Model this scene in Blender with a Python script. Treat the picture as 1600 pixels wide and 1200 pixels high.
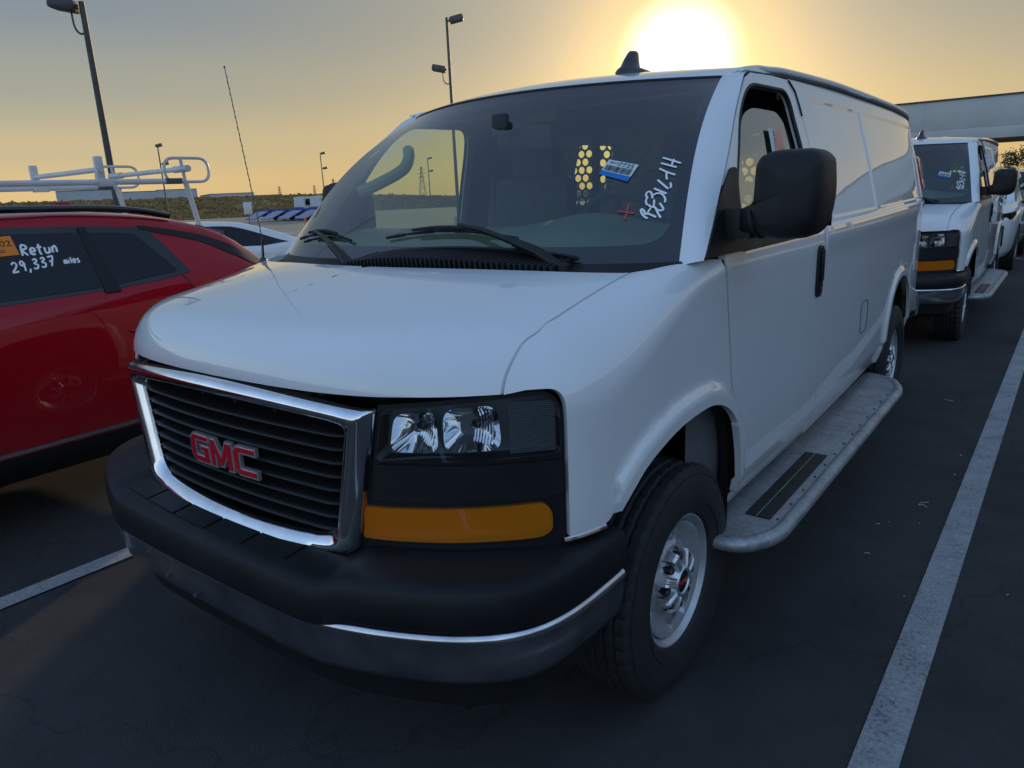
import bpy, bmesh, math, random
import numpy as np
from mathutils import Vector, Matrix
from mathutils.geometry import delaunay_2d_cdt
random.seed(7); RNG=np.random.default_rng(7)
R_=math.radians
SC=bpy.context.scene
for _o in list(bpy.data.objects): bpy.data.objects.remove(_o)
COL=SC.collection

# ------------------------------------------------------------------ camera
cam_data=bpy.data.cameras.new('camera'); cam=bpy.data.objects.new('camera',cam_data); COL.objects.link(cam)
_yaw,_pit,_rol=0.664184268,0.259218397,-0.0456831405
_f=Vector((-math.sin(_yaw)*math.cos(_pit),math.cos(_yaw)*math.cos(_pit),-math.sin(_pit)))
_r=Vector((math.cos(_yaw),math.sin(_yaw),0)); _u=_r.cross(_f)
_r2=_r*math.cos(_rol)+_u*math.sin(_rol); _u2=-_r*math.sin(_rol)+_u*math.cos(_rol)
cam.matrix_world=Matrix(((_r2.x,_u2.x,-_f.x,1.84199),(_r2.y,_u2.y,-_f.y,-1.94938),(_r2.z,_u2.z,-_f.z,1.61355),(0,0,0,1)))
cam_data.sensor_width=36; cam_data.lens=1127.2/1600*36; cam_data.clip_end=4000; cam_data.clip_start=.05
SC.camera=cam
# ------------------------------------------------------------------ sky and sun
SUN_EL,SUN_AZ=R_(8.5),R_(-24.8)          # azimuth from +Y towards +X
sun_dir=Vector((math.sin(SUN_AZ)*math.cos(SUN_EL),math.cos(SUN_AZ)*math.cos(SUN_EL),math.sin(SUN_EL)))
W=bpy.data.worlds.new('World'); SC.world=W; W.use_nodes=True
def world():
    nt=W.node_tree; nt.nodes.clear(); N=nt.nodes.new; L=nt.links.new
    out=N('ShaderNodeOutputWorld'); bg=N('ShaderNodeBackground'); L(bg.outputs[0],out.inputs[0])
    sky=N('ShaderNodeTexSky'); sky.sky_type='NISHITA'; sky.sun_disc=False
    sky.sun_elevation=SUN_EL; sky.sun_rotation=SUN_AZ; sky.air_density=1.0; sky.dust_density=2.2; sky.ozone_density=1.5; sky.altitude=20
    def math_(op,a,b=None,c=None):
        n=N('ShaderNodeMath'); n.operation=op
        for i,v in enumerate((a,b,c)):
            if v is None: continue
            if hasattr(v,'links'): L(v,n.inputs[i])
            else: n.inputs[i].default_value=v
        return n.outputs[0]
    def ss(x,lo,hi):
        n=N('ShaderNodeMapRange'); n.interpolation_type='SMOOTHSTEP'; L(x,n.inputs['Value']); n.inputs['From Min'].default_value=lo; n.inputs['From Max'].default_value=hi; return n.outputs[0]
    def ramp(x,stops):
        r=N('ShaderNodeValToRGB'); cr=r.color_ramp; cr.interpolation='B_SPLINE' if False else 'EASE'
        while len(cr.elements)<len(stops): cr.elements.new(.5)
        for e,(p_,c) in zip(cr.elements,stops): e.position=p_; e.color=(*c,1)
        L(x,r.inputs[0]); return r.outputs[0]
    def mix(f,a,b,mode='MIX'):
        n=N('ShaderNodeMixRGB'); n.blend_type=mode
        for i,v in enumerate((f,a,b)):
            if hasattr(v,'links'): L(v,n.inputs[i])
            else: n.inputs[i].default_value=v if i==0 else (*v,1)
        return n.outputs[0]
    tc=N('ShaderNodeTexCoord'); nrm=N('ShaderNodeVectorMath'); nrm.operation='NORMALIZE'; L(tc.outputs['Generated'],nrm.inputs[0])
    sp=N('ShaderNodeSeparateXYZ'); L(nrm.outputs[0],sp.inputs[0]); z=math_('MAXIMUM',sp.outputs['Z'],0.0)
    zc=math_('POWER',z,.5)                    # more ramp room near the horizon
    dt=N('ShaderNodeVectorMath'); dt.operation='DOT_PRODUCT'; L(nrm.outputs[0],dt.inputs[0]); dt.inputs[1].default_value=sun_dir
    dot=dt.outputs['Value']; ang=math_('MULTIPLY',math_('ARCCOSINE',math_('MINIMUM',dot,.999999)),57.29578)
    q=lambda v: v**.5
    away=ramp(zc,[(0,SKY_AWAY[0]),(q(.025),SKY_AWAY[1]),(q(.07),SKY_AWAY[2]),(q(.14),SKY_AWAY[3]),(q(.23),SKY_AWAY[4]),(q(.5),SKY_AWAY[5]),(1,SKY_AWAY[6])])
    near=ramp(zc,[(0,SKY_NEAR[0]),(q(.08),SKY_NEAR[1]),(q(.2),SKY_NEAR[2]),(q(.4),SKY_NEAR[3]),(1,SKY_NEAR[4])])
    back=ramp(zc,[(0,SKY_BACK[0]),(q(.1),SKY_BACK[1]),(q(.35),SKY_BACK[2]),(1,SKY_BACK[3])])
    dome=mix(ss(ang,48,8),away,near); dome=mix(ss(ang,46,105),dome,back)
    halo=math_('MULTIPLY',math_('POWER',2.71828,math_('MULTIPLY',math_('MULTIPLY',ang,ang),-1/6.8**2)),1.0)
    core=ss(ang,5.0,1.6)
    g1=mix(1.0,dome,mix(halo,(0,0,0),(.62,.31,.0)),'ADD'); g2=mix(1.0,g1,mix(core,(0,0,0),(1.0,.98,.90)),'ADD')
    nm=N('ShaderNodeVectorMath'); nm.operation='SCALE'; L(sky.outputs[0],nm.inputs[0]); nm.inputs['Scale'].default_value=.010
    add=N('ShaderNodeVectorMath'); add.operation='ADD'; L(nm.outputs[0],add.inputs[0]); L(g2,add.inputs[1])
    sc=N('ShaderNodeVectorMath'); sc.operation='SCALE'; L(add.outputs[0],sc.inputs[0]); sc.inputs['Scale'].default_value=1/SKY_STRENGTH
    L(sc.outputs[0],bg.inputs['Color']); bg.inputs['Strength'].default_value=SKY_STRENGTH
SKY_STRENGTH=.1
SKY_AWAY=[(.66,.475,.225),(.64,.46,.22),(.49,.40,.235),(.30,.30,.25),(.180,.222,.262),(.15,.21,.31),(.15,.22,.36)]
SKY_NEAR=[(.42,.29,.12),(.36,.285,.155),(.230,.225,.180),(.16,.22,.29),(.15,.22,.36)]
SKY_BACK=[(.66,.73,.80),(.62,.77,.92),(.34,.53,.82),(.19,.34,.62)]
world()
sun=bpy.data.lights.new('sun','SUN'); sun.energy=2.0; sun.angle=R_(.6); sun.color=(1,.74,.45)
sun_o=bpy.data.objects.new('sun',sun); COL.objects.link(sun_o)
sun_o.rotation_euler=sun_dir.to_track_quat('Z','Y').to_euler(); sun_o.location=(-30,60,40)
SC.view_settings.view_transform='Standard'; SC.view_settings.look='None'; SC.view_settings.exposure=0.16; SC.view_settings.gamma=1
SC.view_settings.use_curve_mapping=False
SC.render.engine='CYCLES'; SC.cycles.use_denoising=True
SC.cycles.max_bounces=10; SC.cycles.transparent_max_bounces=16; SC.cycles.caustics_reflective=False; SC.cycles.caustics_refractive=False

# ------------------------------------------------------------------ materials
MATS={}
def new_mat(name):
    m=bpy.data.materials.new(name); m.use_nodes=True; MATS[name]=m; return m,m.node_tree,m.node_tree.nodes['Principled BSDF']
def _noise(nt,scale,detail=4,rough=.55,obj=True,vec=None):
    n=nt.nodes.new('ShaderNodeTexNoise'); n.inputs['Scale'].default_value=scale; n.inputs['Detail'].default_value=detail; n.inputs['Roughness'].default_value=rough
    if vec is None:
        tc=nt.nodes.new('ShaderNodeTexCoord'); vec=tc.outputs['Object' if obj else 'Generated']
    nt.links.new(vec,n.inputs['Vector']); return n
def _ramp(nt,src,stops):
    r=nt.nodes.new('ShaderNodeValToRGB'); cr=r.color_ramp
    while len(cr.elements)<len(stops): cr.elements.new(.5)
    for e,(p,c) in zip(cr.elements,stops): e.position=p; e.color=(*c,1) if len(c)==3 else c
    nt.links.new(src,r.inputs['Fac']); return r
def _bump(nt,src,strength,dist,bsdf):
    b=nt.nodes.new('ShaderNodeBump'); b.inputs['Strength'].default_value=strength; b.inputs['Distance'].default_value=dist
    nt.links.new(src,b.inputs['Height']); nt.links.new(b.outputs[0],bsdf.inputs['Normal']); return b
def simple(name,col,rough=.5,metal=0,coat=0,spec=.5,var=0,vscale=6,bump=0,bscale=300,bdist=.001):
    m,nt,b=new_mat(name)
    b.inputs['Base Color'].default_value=(*col,1); b.inputs['Roughness'].default_value=rough; b.inputs['Metallic'].default_value=metal
    b.inputs['Coat Weight'].default_value=coat; b.inputs['Coat Roughness'].default_value=.02; b.inputs['Specular IOR Level'].default_value=spec
    if var:
        n=_noise(nt,vscale,6); lo=tuple(c*(1-var) for c in col); hi=tuple(min(1,c*(1+var)) for c in col)
        r=_ramp(nt,n.outputs['Fac'],[(.3,lo),(.7,hi)]); nt.links.new(r.outputs[0],b.inputs['Base Color'])
        mr=nt.nodes.new('ShaderNodeMapRange'); mr.inputs['To Min'].default_value=max(0,rough*(1-var)); mr.inputs['To Max'].default_value=min(1,rough*(1+var))
        n2=_noise(nt,vscale*2.3,5); nt.links.new(n2.outputs['Fac'],mr.inputs['Value']); nt.links.new(mr.outputs[0],b.inputs['Roughness'])
    if bump:
        n=_noise(nt,bscale,3); _bump(nt,n.outputs['Fac'],bump,bdist,b)
    return m
def paint(name,col,dirt=.0):
    m,nt,b=new_mat(name)
    b.inputs['Roughness'].default_value=.38; b.inputs['Coat Weight'].default_value=1; b.inputs['Coat Roughness'].default_value=.015; b.inputs['Coat IOR'].default_value=1.65
    n=_noise(nt,2.2,8,.62); r=_ramp(nt,n.outputs['Fac'],[(.25,tuple(c*.955 for c in col)),(.75,col)])
    # road film splashed up from the sills (real dirt, stays with the body)
    g=nt.nodes.new('ShaderNodeNewGeometry'); tc=nt.nodes.new('ShaderNodeTexCoord'); sx=nt.nodes.new('ShaderNodeSeparateXYZ'); nt.links.new(tc.outputs['Object'],sx.inputs[0])
    mr=nt.nodes.new('ShaderNodeMapRange'); mr.inputs['From Min'].default_value=.85; mr.inputs['From Max'].default_value=.45; nt.links.new(sx.outputs['Z'],mr.inputs['Value'])
    n2=_noise(nt,9,8,.7); mu=nt.nodes.new('ShaderNodeMath'); mu.operation='MULTIPLY'; nt.links.new(mr.outputs[0],mu.inputs[0]); nt.links.new(n2.outputs['Fac'],mu.inputs[1])
    mu2=nt.nodes.new('ShaderNodeMath'); mu2.operation='MULTIPLY'; nt.links.new(mu.outputs[0],mu2.inputs[0]); mu2.inputs[1].default_value=dirt
    mx=nt.nodes.new('ShaderNodeMixRGB'); nt.links.new(mu2.outputs[0],mx.inputs['Fac']); nt.links.new(r.outputs[0],mx.inputs[1]); mx.inputs[2].default_value=(.16,.14,.12,1)
    nt.links.new(mx.outputs[0],b.inputs['Base Color'])
    # faint orange peel and panel waviness
    n3=_noise(nt,3.0,2); bp=nt.nodes.new('ShaderNodeBump'); bp.inputs['Strength'].default_value=.05; bp.inputs['Distance'].default_value=.004
    nt.links.new(n3.outputs['Fac'],bp.inputs['Height']); nt.links.new(bp.outputs[0],b.inputs['Coat Normal'])
    return m
def glass(name,tint,f0=.075,rough=.0,gcol=(1,1,1)):
    """thin pane: tinted see-through plus a Schlick mirror that is the same from both sides"""
    m=bpy.data.materials.new(name); m.use_nodes=True; MATS[name]=m; nt=m.node_tree; nt.nodes.clear(); N=nt.nodes.new; L=nt.links.new
    o=N('ShaderNodeOutputMaterial'); mx=N('ShaderNodeMixShader'); tr=N('ShaderNodeBsdfTransparent'); gl=N('ShaderNodeBsdfGlossy')
    tr.inputs[0].default_value=(*tint,1); gl.inputs[0].default_value=(*gcol,1); gl.inputs['Roughness'].default_value=rough
    g=N('ShaderNodeNewGeometry'); d=N('ShaderNodeVectorMath'); d.operation='DOT_PRODUCT'; L(g.outputs['Incoming'],d.inputs[0]); L(g.outputs['Normal'],d.inputs[1])
    def M(op,a,b=0):
        n=N('ShaderNodeMath'); n.operation=op
        for i,v in enumerate((a,b)):
            if hasattr(v,'links'): L(v,n.inputs[i])
            else: n.inputs[i].default_value=v
        return n.outputs[0]
    c=M('ABSOLUTE',d.outputs['Value']); k=M('POWER',M('SUBTRACT',1.0,c),3.7); f=M('ADD',M('MULTIPLY',k,1-f0),f0)
    L(f,mx.inputs[0]); L(tr.outputs[0],mx.inputs[1]); L(gl.outputs[0],mx.inputs[2]); L(mx.outputs[0],o.inputs[0]); return m
paint('white_paint',(.78,.785,.78),.6)
paint('red_paint',(.36,.0015,.010),.2); MATS['red_paint'].node_tree.nodes['Principled BSDF'].inputs['Metallic'].default_value=.15; MATS['red_paint'].node_tree.nodes['Principled BSDF'].inputs['Coat IOR'].default_value=1.38; MATS['red_paint'].node_tree.nodes['Principled BSDF'].inputs['Specular IOR Level'].default_value=.1
paint('blue_paint',(.02,.07,.30),.3)
simple('black_plastic',(.011,.0115,.0125),.50,spec=.32,var=.25,vscale=5,bump=.25,bscale=900,bdist=.0006)
simple('black_gloss',(.008,.008,.009),.12,coat=.6)
simple('frit_black',(.006,.006,.007),.35,coat=1)
simple('seal_rubber',(.012,.012,.012),.6)
simple('dark_cavity',(.008,.008,.008),.9)
simple('chrome',(.80,.80,.82),.09,metal=1,var=.12,vscale=14)
simple('bumper_chrome',(.62,.62,.64),.22,metal=1,var=.3,vscale=10)
simple('reflector',(.9,.9,.92),.06,metal=1)
simple('lamp_silver',(.85,.85,.85),.25,metal=.6)
simple('rubber',(.016,.016,.017),.72,var=.3,vscale=12,bump=.3,bscale=200,bdist=.001)
simple('rim_silver',(.50,.51,.53),.38,metal=.55,var=.15,vscale=12)
simple('cap_silver',(.66,.67,.69),.32,metal=.8,var=.1,vscale=20)
simple('nut_black',(.012,.012,.013),.35)
simple('emblem_red',(.55,.008,.02),.22,coat=.8)
simple('interior_dark',(.035,.037,.04),.8,var=.2)
simple('interior_grey',(.10,.105,.11),.75,var=.2)
simple('dash_grey',(.16,.175,.175),.65,var=.15)
simple('headliner',(.30,.29,.27),.9)
simple('lamp_grey',(.20,.22,.235),.35,spec=.6)
simple('seat_fabric',(.07,.073,.08),.9,var=.3,vscale=40)
simple('partition_grey',(.16,.16,.15),.5,var=.2)
simple('cargo_white',(.60,.58,.55),.6,var=.2)
simple('label_orange',(.85,.22,.01),.6)
simple('label_ink',(.02,.015,.015),.7)
simple('label_white',(.62,.70,.68),.55)
simple('label_blue',(.01,.16,.50),.5)
simple('label_pink',(.85,.38,.28),.6)
simple('chalk_white',(.85,.85,.86),.8)
simple('chalk_red',(.55,.06,.08),.8)
simple('tail_red',(.55,.01,.03),.12,coat=1)
simple('rack_white',(.56,.56,.54),.4,var=.12,vscale=3)
simple('pole_metal',(.055,.05,.045),.55,var=.25)
simple('pole_grey',(.09,.085,.07),.55,var=.25)
simple('lamp_lens',(.25,.24,.2),.3)
simple('concrete',(.34,.33,.31),.85,var=.12,vscale=.5)
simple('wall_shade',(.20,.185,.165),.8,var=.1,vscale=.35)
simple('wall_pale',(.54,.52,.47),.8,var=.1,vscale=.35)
simple('wall_grey',(.40,.42,.44),.8,var=.1,vscale=.1)
simple('roof_trim',(.05,.05,.05),.6)
simple('soffit',(.78,.66,.48),.8)
simple('steel_dark',(.07,.075,.08),.6)
simple('post_orange',(.75,.25,.03),.6)
simple('trunk_bark',(.05,.035,.025),.9,var=.3)
simple('leaf_dark',(.035,.05,.02),.7,var=.4,vscale=2)
simple('tinted_glass',(.006,.007,.010),.04,spec=.45)
simple('silver_trim',(.45,.45,.46),.25,metal=.9)
simple('wire',(.03,.03,.03),.6)
glass('windshield_glass',(.66,.78,.62),.085)
glass('window_glass',(.34,.42,.40),.27)
glass('pale_glass',(.80,.88,.74),.08)
glass('lens_clear',(.82,.86,.88),.10)
def amber():
    m=glass('amber_lens',(1.0,.36,.015),.06); nt=m.node_tree
    mx=[n for n in nt.nodes if n.type=='MIX_SHADER'][0]; tr=[n for n in nt.nodes if n.type=='BSDF_TRANSPARENT'][0]
    tl=nt.nodes.new('ShaderNodeBsdfTranslucent'); tl.inputs[0].default_value=(.9,.27,.01,1); df=nt.nodes.new('ShaderNodeBsdfDiffuse'); df.inputs[0].default_value=(1.0,.34,.008,1)
    m1=nt.nodes.new('ShaderNodeMixShader'); m1.inputs[0].default_value=.38; nt.links.new(tr.outputs[0],m1.inputs[1]); nt.links.new(df.outputs[0],m1.inputs[2]); nt.links.new(m1.outputs[0],mx.inputs[1])
amber()
def galv():
    m,nt,b=new_mat('galvanised'); b.inputs['Metallic'].default_value=.65; b.inputs['Roughness'].default_value=.5
    tc=nt.nodes.new('ShaderNodeTexCoord'); v=nt.nodes.new('ShaderNodeTexVoronoi'); v.inputs['Scale'].default_value=60; nt.links.new(tc.outputs['Object'],v.inputs['Vector'])
    n=_noise(nt,7,8,.7); mx=nt.nodes.new('ShaderNodeMixRGB'); mx.inputs['Fac'].default_value=.75; nt.links.new(v.outputs['Color'],mx.inputs[1]); nt.links.new(n.outputs['Fac'],mx.inputs[2])
    bw=nt.nodes.new('ShaderNodeRGBToBW'); nt.links.new(mx.outputs[0],bw.inputs[0])
    r=_ramp(nt,bw.outputs[0],[(.25,(.22,.225,.23)),(.5,(.36,.37,.375)),(.75,(.50,.51,.52))]); nt.links.new(r.outputs[0],b.inputs['Base Color'])
galv()
def asphalt(name,dark,light,scale=1.0):
    m,nt,b=new_mat(name); b.inputs['Roughness'].default_value=.92; b.inputs['Specular IOR Level'].default_value=.15
    n1=_noise(nt,.35*scale,6,.6); n2=_noise(nt,140*scale,3,.7); n3=_noise(nt,4*scale,6,.65)
    a=nt.nodes.new('ShaderNodeMixRGB'); a.inputs['Fac'].default_value=.45; nt.links.new(n1.outputs['Fac'],a.inputs[1]); nt.links.new(n3.outputs['Fac'],a.inputs[2])
    a2=nt.nodes.new('ShaderNodeMixRGB'); a2.inputs['Fac'].default_value=.38; nt.links.new(a.outputs[0],a2.inputs[1]); nt.links.new(n2.outputs['Fac'],a2.inputs[2])
    r=_ramp(nt,a2.outputs[0],[(.3,dark),(.7,light)])
    # scattered pale grit
    tc=nt.nodes.new('ShaderNodeTexCoord'); v=nt.nodes.new('ShaderNodeTexVoronoi'); v.inputs['Scale'].default_value=34; nt.links.new(tc.outputs['Object'],v.inputs['Vector'])
    lt=nt.nodes.new('ShaderNodeMath'); lt.operation='LESS_THAN'; lt.inputs[1].default_value=.055; nt.links.new(v.outputs['Distance'],lt.inputs[0])
    n4=_noise(nt,3,2); gt=nt.nodes.new('ShaderNodeMath'); gt.operation='GREATER_THAN'; gt.inputs[1].default_value=.57; nt.links.new(n4.outputs['Fac'],gt.inputs[0])
    mu=nt.nodes.new('ShaderNodeMath'); mu.operation='MULTIPLY'; nt.links.new(lt.outputs[0],mu.inputs[0]); nt.links.new(gt.outputs[0],mu.inputs[1])
    mu2=nt.nodes.new('ShaderNodeMath'); mu2.operation='MULTIPLY'; nt.links.new(mu.outputs[0],mu2.inputs[0]); mu2.inputs[1].default_value=.5
    mx=nt.nodes.new('ShaderNodeMixRGB'); nt.links.new(mu2.outputs[0],mx.inputs['Fac']); nt.links.new(r.outputs[0],mx.inputs[1]); mx.inputs[2].default_value=(.16,.15,.14,1)
    # hairline cracks and soft oil stains
    nw=_noise(nt,1.3,4,.6); va=nt.nodes.new('ShaderNodeVectorMath'); va.operation='MULTIPLY_ADD'; nt.links.new(nw.outputs['Color'],va.inputs[0]); va.inputs[1].default_value=(.9,.9,.9); nt.links.new(tc.outputs['Object'],va.inputs[2])
    vc=nt.nodes.new('ShaderNodeTexVoronoi'); vc.feature='DISTANCE_TO_EDGE'; vc.inputs['Scale'].default_value=.42; nt.links.new(va.outputs[0],vc.inputs['Vector'])
    cr=_ramp(nt,vc.outputs['Distance'],[(.0,(.35,.35,.35)),(.0045,(1,1,1))]); n5=_noise(nt,.55,3,.5); st=_ramp(nt,n5.outputs['Fac'],[(.30,(.55,.55,.56)),(.46,(1,1,1))])
    m1=nt.nodes.new('ShaderNodeMixRGB'); m1.blend_type='MULTIPLY'; m1.inputs['Fac'].default_value=.38; nt.links.new(mx.outputs[0],m1.inputs[1]); nt.links.new(cr.outputs[0],m1.inputs[2])
    m2=nt.nodes.new('ShaderNodeMixRGB'); m2.blend_type='MULTIPLY'; m2.inputs['Fac'].default_value=.7; nt.links.new(m1.outputs[0],m2.inputs[1]); nt.links.new(st.outputs[0],m2.inputs[2])
    nt.links.new(m2.outputs[0],b.inputs['Base Color']); _bump(nt,n2.outputs['Fac'],.9,.006,b); return m
asphalt('asphalt',(.030,.029,.029),(.088,.085,.083))
asphalt('sunlit_asphalt',(.27,.225,.17),(.38,.325,.25),.3)  # far lot's paler surface, warmed with sunlight put into the colour
def linepaint():
    m,nt,b=new_mat('line_paint'); b.inputs['Roughness'].default_value=.75
    n=_noise(nt,75,4,.75); n2=_noise(nt,5,6,.7); a=nt.nodes.new('ShaderNodeMixRGB'); a.inputs['Fac'].default_value=.42; nt.links.new(n.outputs['Fac'],a.inputs[1]); nt.links.new(n2.outputs['Fac'],a.inputs[2])
    r=_ramp(nt,a.outputs[0],[(.36,(.05,.05,.052)),(.45,(.26,.26,.255)),(.62,(.40,.40,.395))]); nt.links.new(r.outputs[0],b.inputs['Base Color']); _bump(nt,n.outputs['Fac'],.5,.003,b)
linepaint()
def scrub():
    m,nt,b=new_mat('dry_scrub'); b.inputs['Roughness'].default_value=.95; b.inputs['Specular IOR Level'].default_value=.1
    n=_noise(nt,.5,8,.75); r=_ramp(nt,n.outputs['Fac'],[(.3,(.15,.095,.035)),(.5,(.30,.20,.085)),(.7,(.46,.33,.16))]); nt.links.new(r.outputs[0],b.inputs['Base Color'])
scrub()

# ------------------------------------------------------------------ mesh helpers
def link(o,parent=None):
    COL.objects.link(o)
    if parent is not None: o.parent=parent
    return o
def tag(o,label=None,cat=None,group=None,kind=None):
    for k,v in (('label',label),('category',cat),('group',group),('kind',kind)):
        if v: o[k]=v
    return o
def empty(name,loc=(0,0,0),rz=0,label=None,cat=None,group=None,parent=None):
    o=bpy.data.objects.new(name,None); o.empty_display_size=.2; o.location=loc; o.rotation_euler=(0,0,rz); link(o,parent); return tag(o,label,cat,group)
def mk(name,V,F,mat,parent=None,smooth=True,angle=38,mats=None,mi=None):
    me=bpy.data.meshes.new(name); me.from_pydata([tuple(map(float,v)) for v in V],[],[tuple(map(int,f)) for f in F]); me.update()
    for m in (mats or [mat]): me.materials.append(MATS[m])
    if mi is not None: me.polygons.foreach_set('material_index',mi)
    if smooth:
        me.polygons.foreach_set('use_smooth',[True]*len(me.polygons)); me.set_sharp_from_angle(angle=R_(angle))
    return link(bpy.data.objects.new(name,me),parent)
class MB:
    """collects simple solids into one mesh"""
    def __init__(s): s.V=[]; s.F=[]
    def add(s,V,F):
        n=len(s.V); s.V+= [tuple(v) for v in V]; s.F+=[tuple(i+n for i in f) for f in F]; return s
    def box(s,c,d,rz=0,bev=0,M=None):
        x,y,z=(k/2 for k in d); b=min(bev,x*.9,y*.9,z*.9)
        bm=bmesh.new(); bmesh.ops.create_cube(bm,size=1)
        for v in bm.verts: v.co=Vector((v.co.x*d[0],v.co.y*d[1],v.co.z*d[2]))
        if b>0: bmesh.ops.bevel(bm,geom=list(bm.edges),offset=b,segments=2,profile=.5,affect='EDGES')
        T=Matrix.Translation(c)@Matrix.Rotation(rz,4,'Z') if M is None else Matrix.Translation(c)@M
        bm.verts.index_update(); V=[T@v.co for v in bm.verts]; F=[[v.index for v in f.verts] for f in bm.faces]; bm.free(); return s.add(V,F)
    def tube(s,P,r,n=10,closed=False,cap=True,up=None):
        P=[Vector(p) for p in P]; m=len(P); rr=r if hasattr(r,'__len__') else [r]*m; V=[]; a=None
        for i,p in enumerate(P):
            if closed: d=P[(i+1)%m]-P[i-1]
            else: d=P[min(i+1,m-1)]-P[max(i-1,0)]
            d.normalize()
            if a is None:
                a=d.orthogonal().normalized() if up is None else (Vector(up)-d*d.dot(Vector(up))).normalized()
            a=(a-d*a.dot(d)).normalized(); b=d.cross(a)
            for k in range(n):
                t=2*math.pi*k/n; V.append(p+a*(rr[i]*math.cos(t))+b*(rr[i]*math.sin(t)))
        F=[]
        for i in range(m if closed else m-1):
            j=(i+1)%m
            for k in range(n): F.append((i*n+k,i*n+(k+1)%n,j*n+(k+1)%n,j*n+k))
        if cap and not closed: F+= [tuple(range(n))[::-1],tuple((m-1)*n+k for k in range(n))]
        return s.add(V,F)
    def lathe(s,prof,n=48,axis='X',c=(0,0,0)):
        """prof: (along axis, radius)"""
        V=[];m=len(prof)
        for a,r in prof:
            for k in range(n):
                t=2*math.pi*k/n; u,v=r*math.cos(t),r*math.sin(t)
                p=(a,u,v) if axis=='X' else ((u,a,v) if axis=='Y' else (u,v,a)); V.append((p[0]+c[0],p[1]+c[1],p[2]+c[2]))
        F=[(i*n+k,i*n+(k+1)%n,(i+1)*n+(k+1)%n,(i+1)*n+k) for i in range(m-1) for k in range(n)]
        if prof[0][1]>1e-4: F.append(tuple(range(n))[::-1])
        if prof[-1][1]>1e-4: F.append(tuple((m-1)*n+k for k in range(n)))
        return s.add(V,F)
    def rings(s,RR,closed=True,cap=True):
        n=len(RR[0]); V=[p for r in RR for p in r]; F=[]
        for i in range(len(RR)-1):
            for k in range(n if closed else n-1): F.append((i*n+k,i*n+(k+1)%n,(i+1)*n+(k+1)%n,(i+1)*n+k))
        if cap: F+= [tuple(range(n))[::-1],tuple((len(RR)-1)*n+k for k in range(n))]
        return s.add(V,F)
    def prism(s,poly,fa,fb):
        """poly 2D list, fa/fb map 2D -> 3D for the two faces"""
        n=len(poly); return s.add([fa(*p) for p in poly]+[fb(*p) for p in poly],[tuple(range(n))[::-1],tuple(range(n,2*n))]+[(k,(k+1)%n,n+(k+1)%n,n+k) for k in range(n)])
    def build(s,name,mat,parent=None,smooth=True,angle=35):
        o=mk(name,s.V,s.F,mat,parent,smooth,angle)
        bm=bmesh.new(); bm.from_mesh(o.data); bmesh.ops.recalc_face_normals(bm,faces=bm.faces); bm.to_mesh(o.data); bm.free(); return o
def inside(P,poly):
    P=np.asarray(P,float); poly=np.asarray(poly,float); x,y=P[:,0],P[:,1]; r=np.zeros(len(P),bool); j=len(poly)-1
    for i in range(len(poly)):
        xi,yi=poly[i]; xj,yj=poly[j]
        if yi!=yj: r^=((yi>y)!=(yj>y))&(x<(xj-xi)*(y-yi)/(yj-yi)+xi)
        j=i
    return r
def seg_dist(P,poly):
    P=np.asarray(P,float); d=np.full(len(P),9.); Q=np.asarray(poly,float)
    for a,b in zip(Q,np.roll(Q,-1,axis=0)):
        ab=b-a; L=max(ab@ab,1e-12); s=np.clip(((P-a)@ab)/L,0,1); d=np.minimum(d,np.linalg.norm(P-a-s[:,None]*ab,axis=1))
    return d
def densify(poly,step):
    out=[]; Q=[np.array(p,float) for p in poly]
    for a,b in zip(Q,Q[1:]+Q[:1]):
        n=max(1,int(math.ceil(np.linalg.norm(b-a)/step))); out+=[a+(b-a)*k/n for k in range(n)]
    return out
def roundpoly(poly,rads,n=6):
    """round the corners of a polygon; rads is one radius or a list"""
    out=[]; m=len(poly); Q=[np.array(p,float) for p in poly]
    for i in range(m):
        r=rads if not hasattr(rads,'__len__') else rads[i]
        a,b,c=Q[i-1],Q[i],Q[(i+1)%m]
        if r<=0: out.append(b); continue
        u=(a-b)/np.linalg.norm(a-b); v=(c-b)/np.linalg.norm(c-b); k=min(r,np.linalg.norm(a-b)*.48,np.linalg.norm(c-b)*.48)
        p,q=b+u*k,b+v*k
        for j in range(n+1): t=j/n; out.append((1-t)**2*p+2*t*(1-t)*b+t*t*q)
    return out
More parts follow.
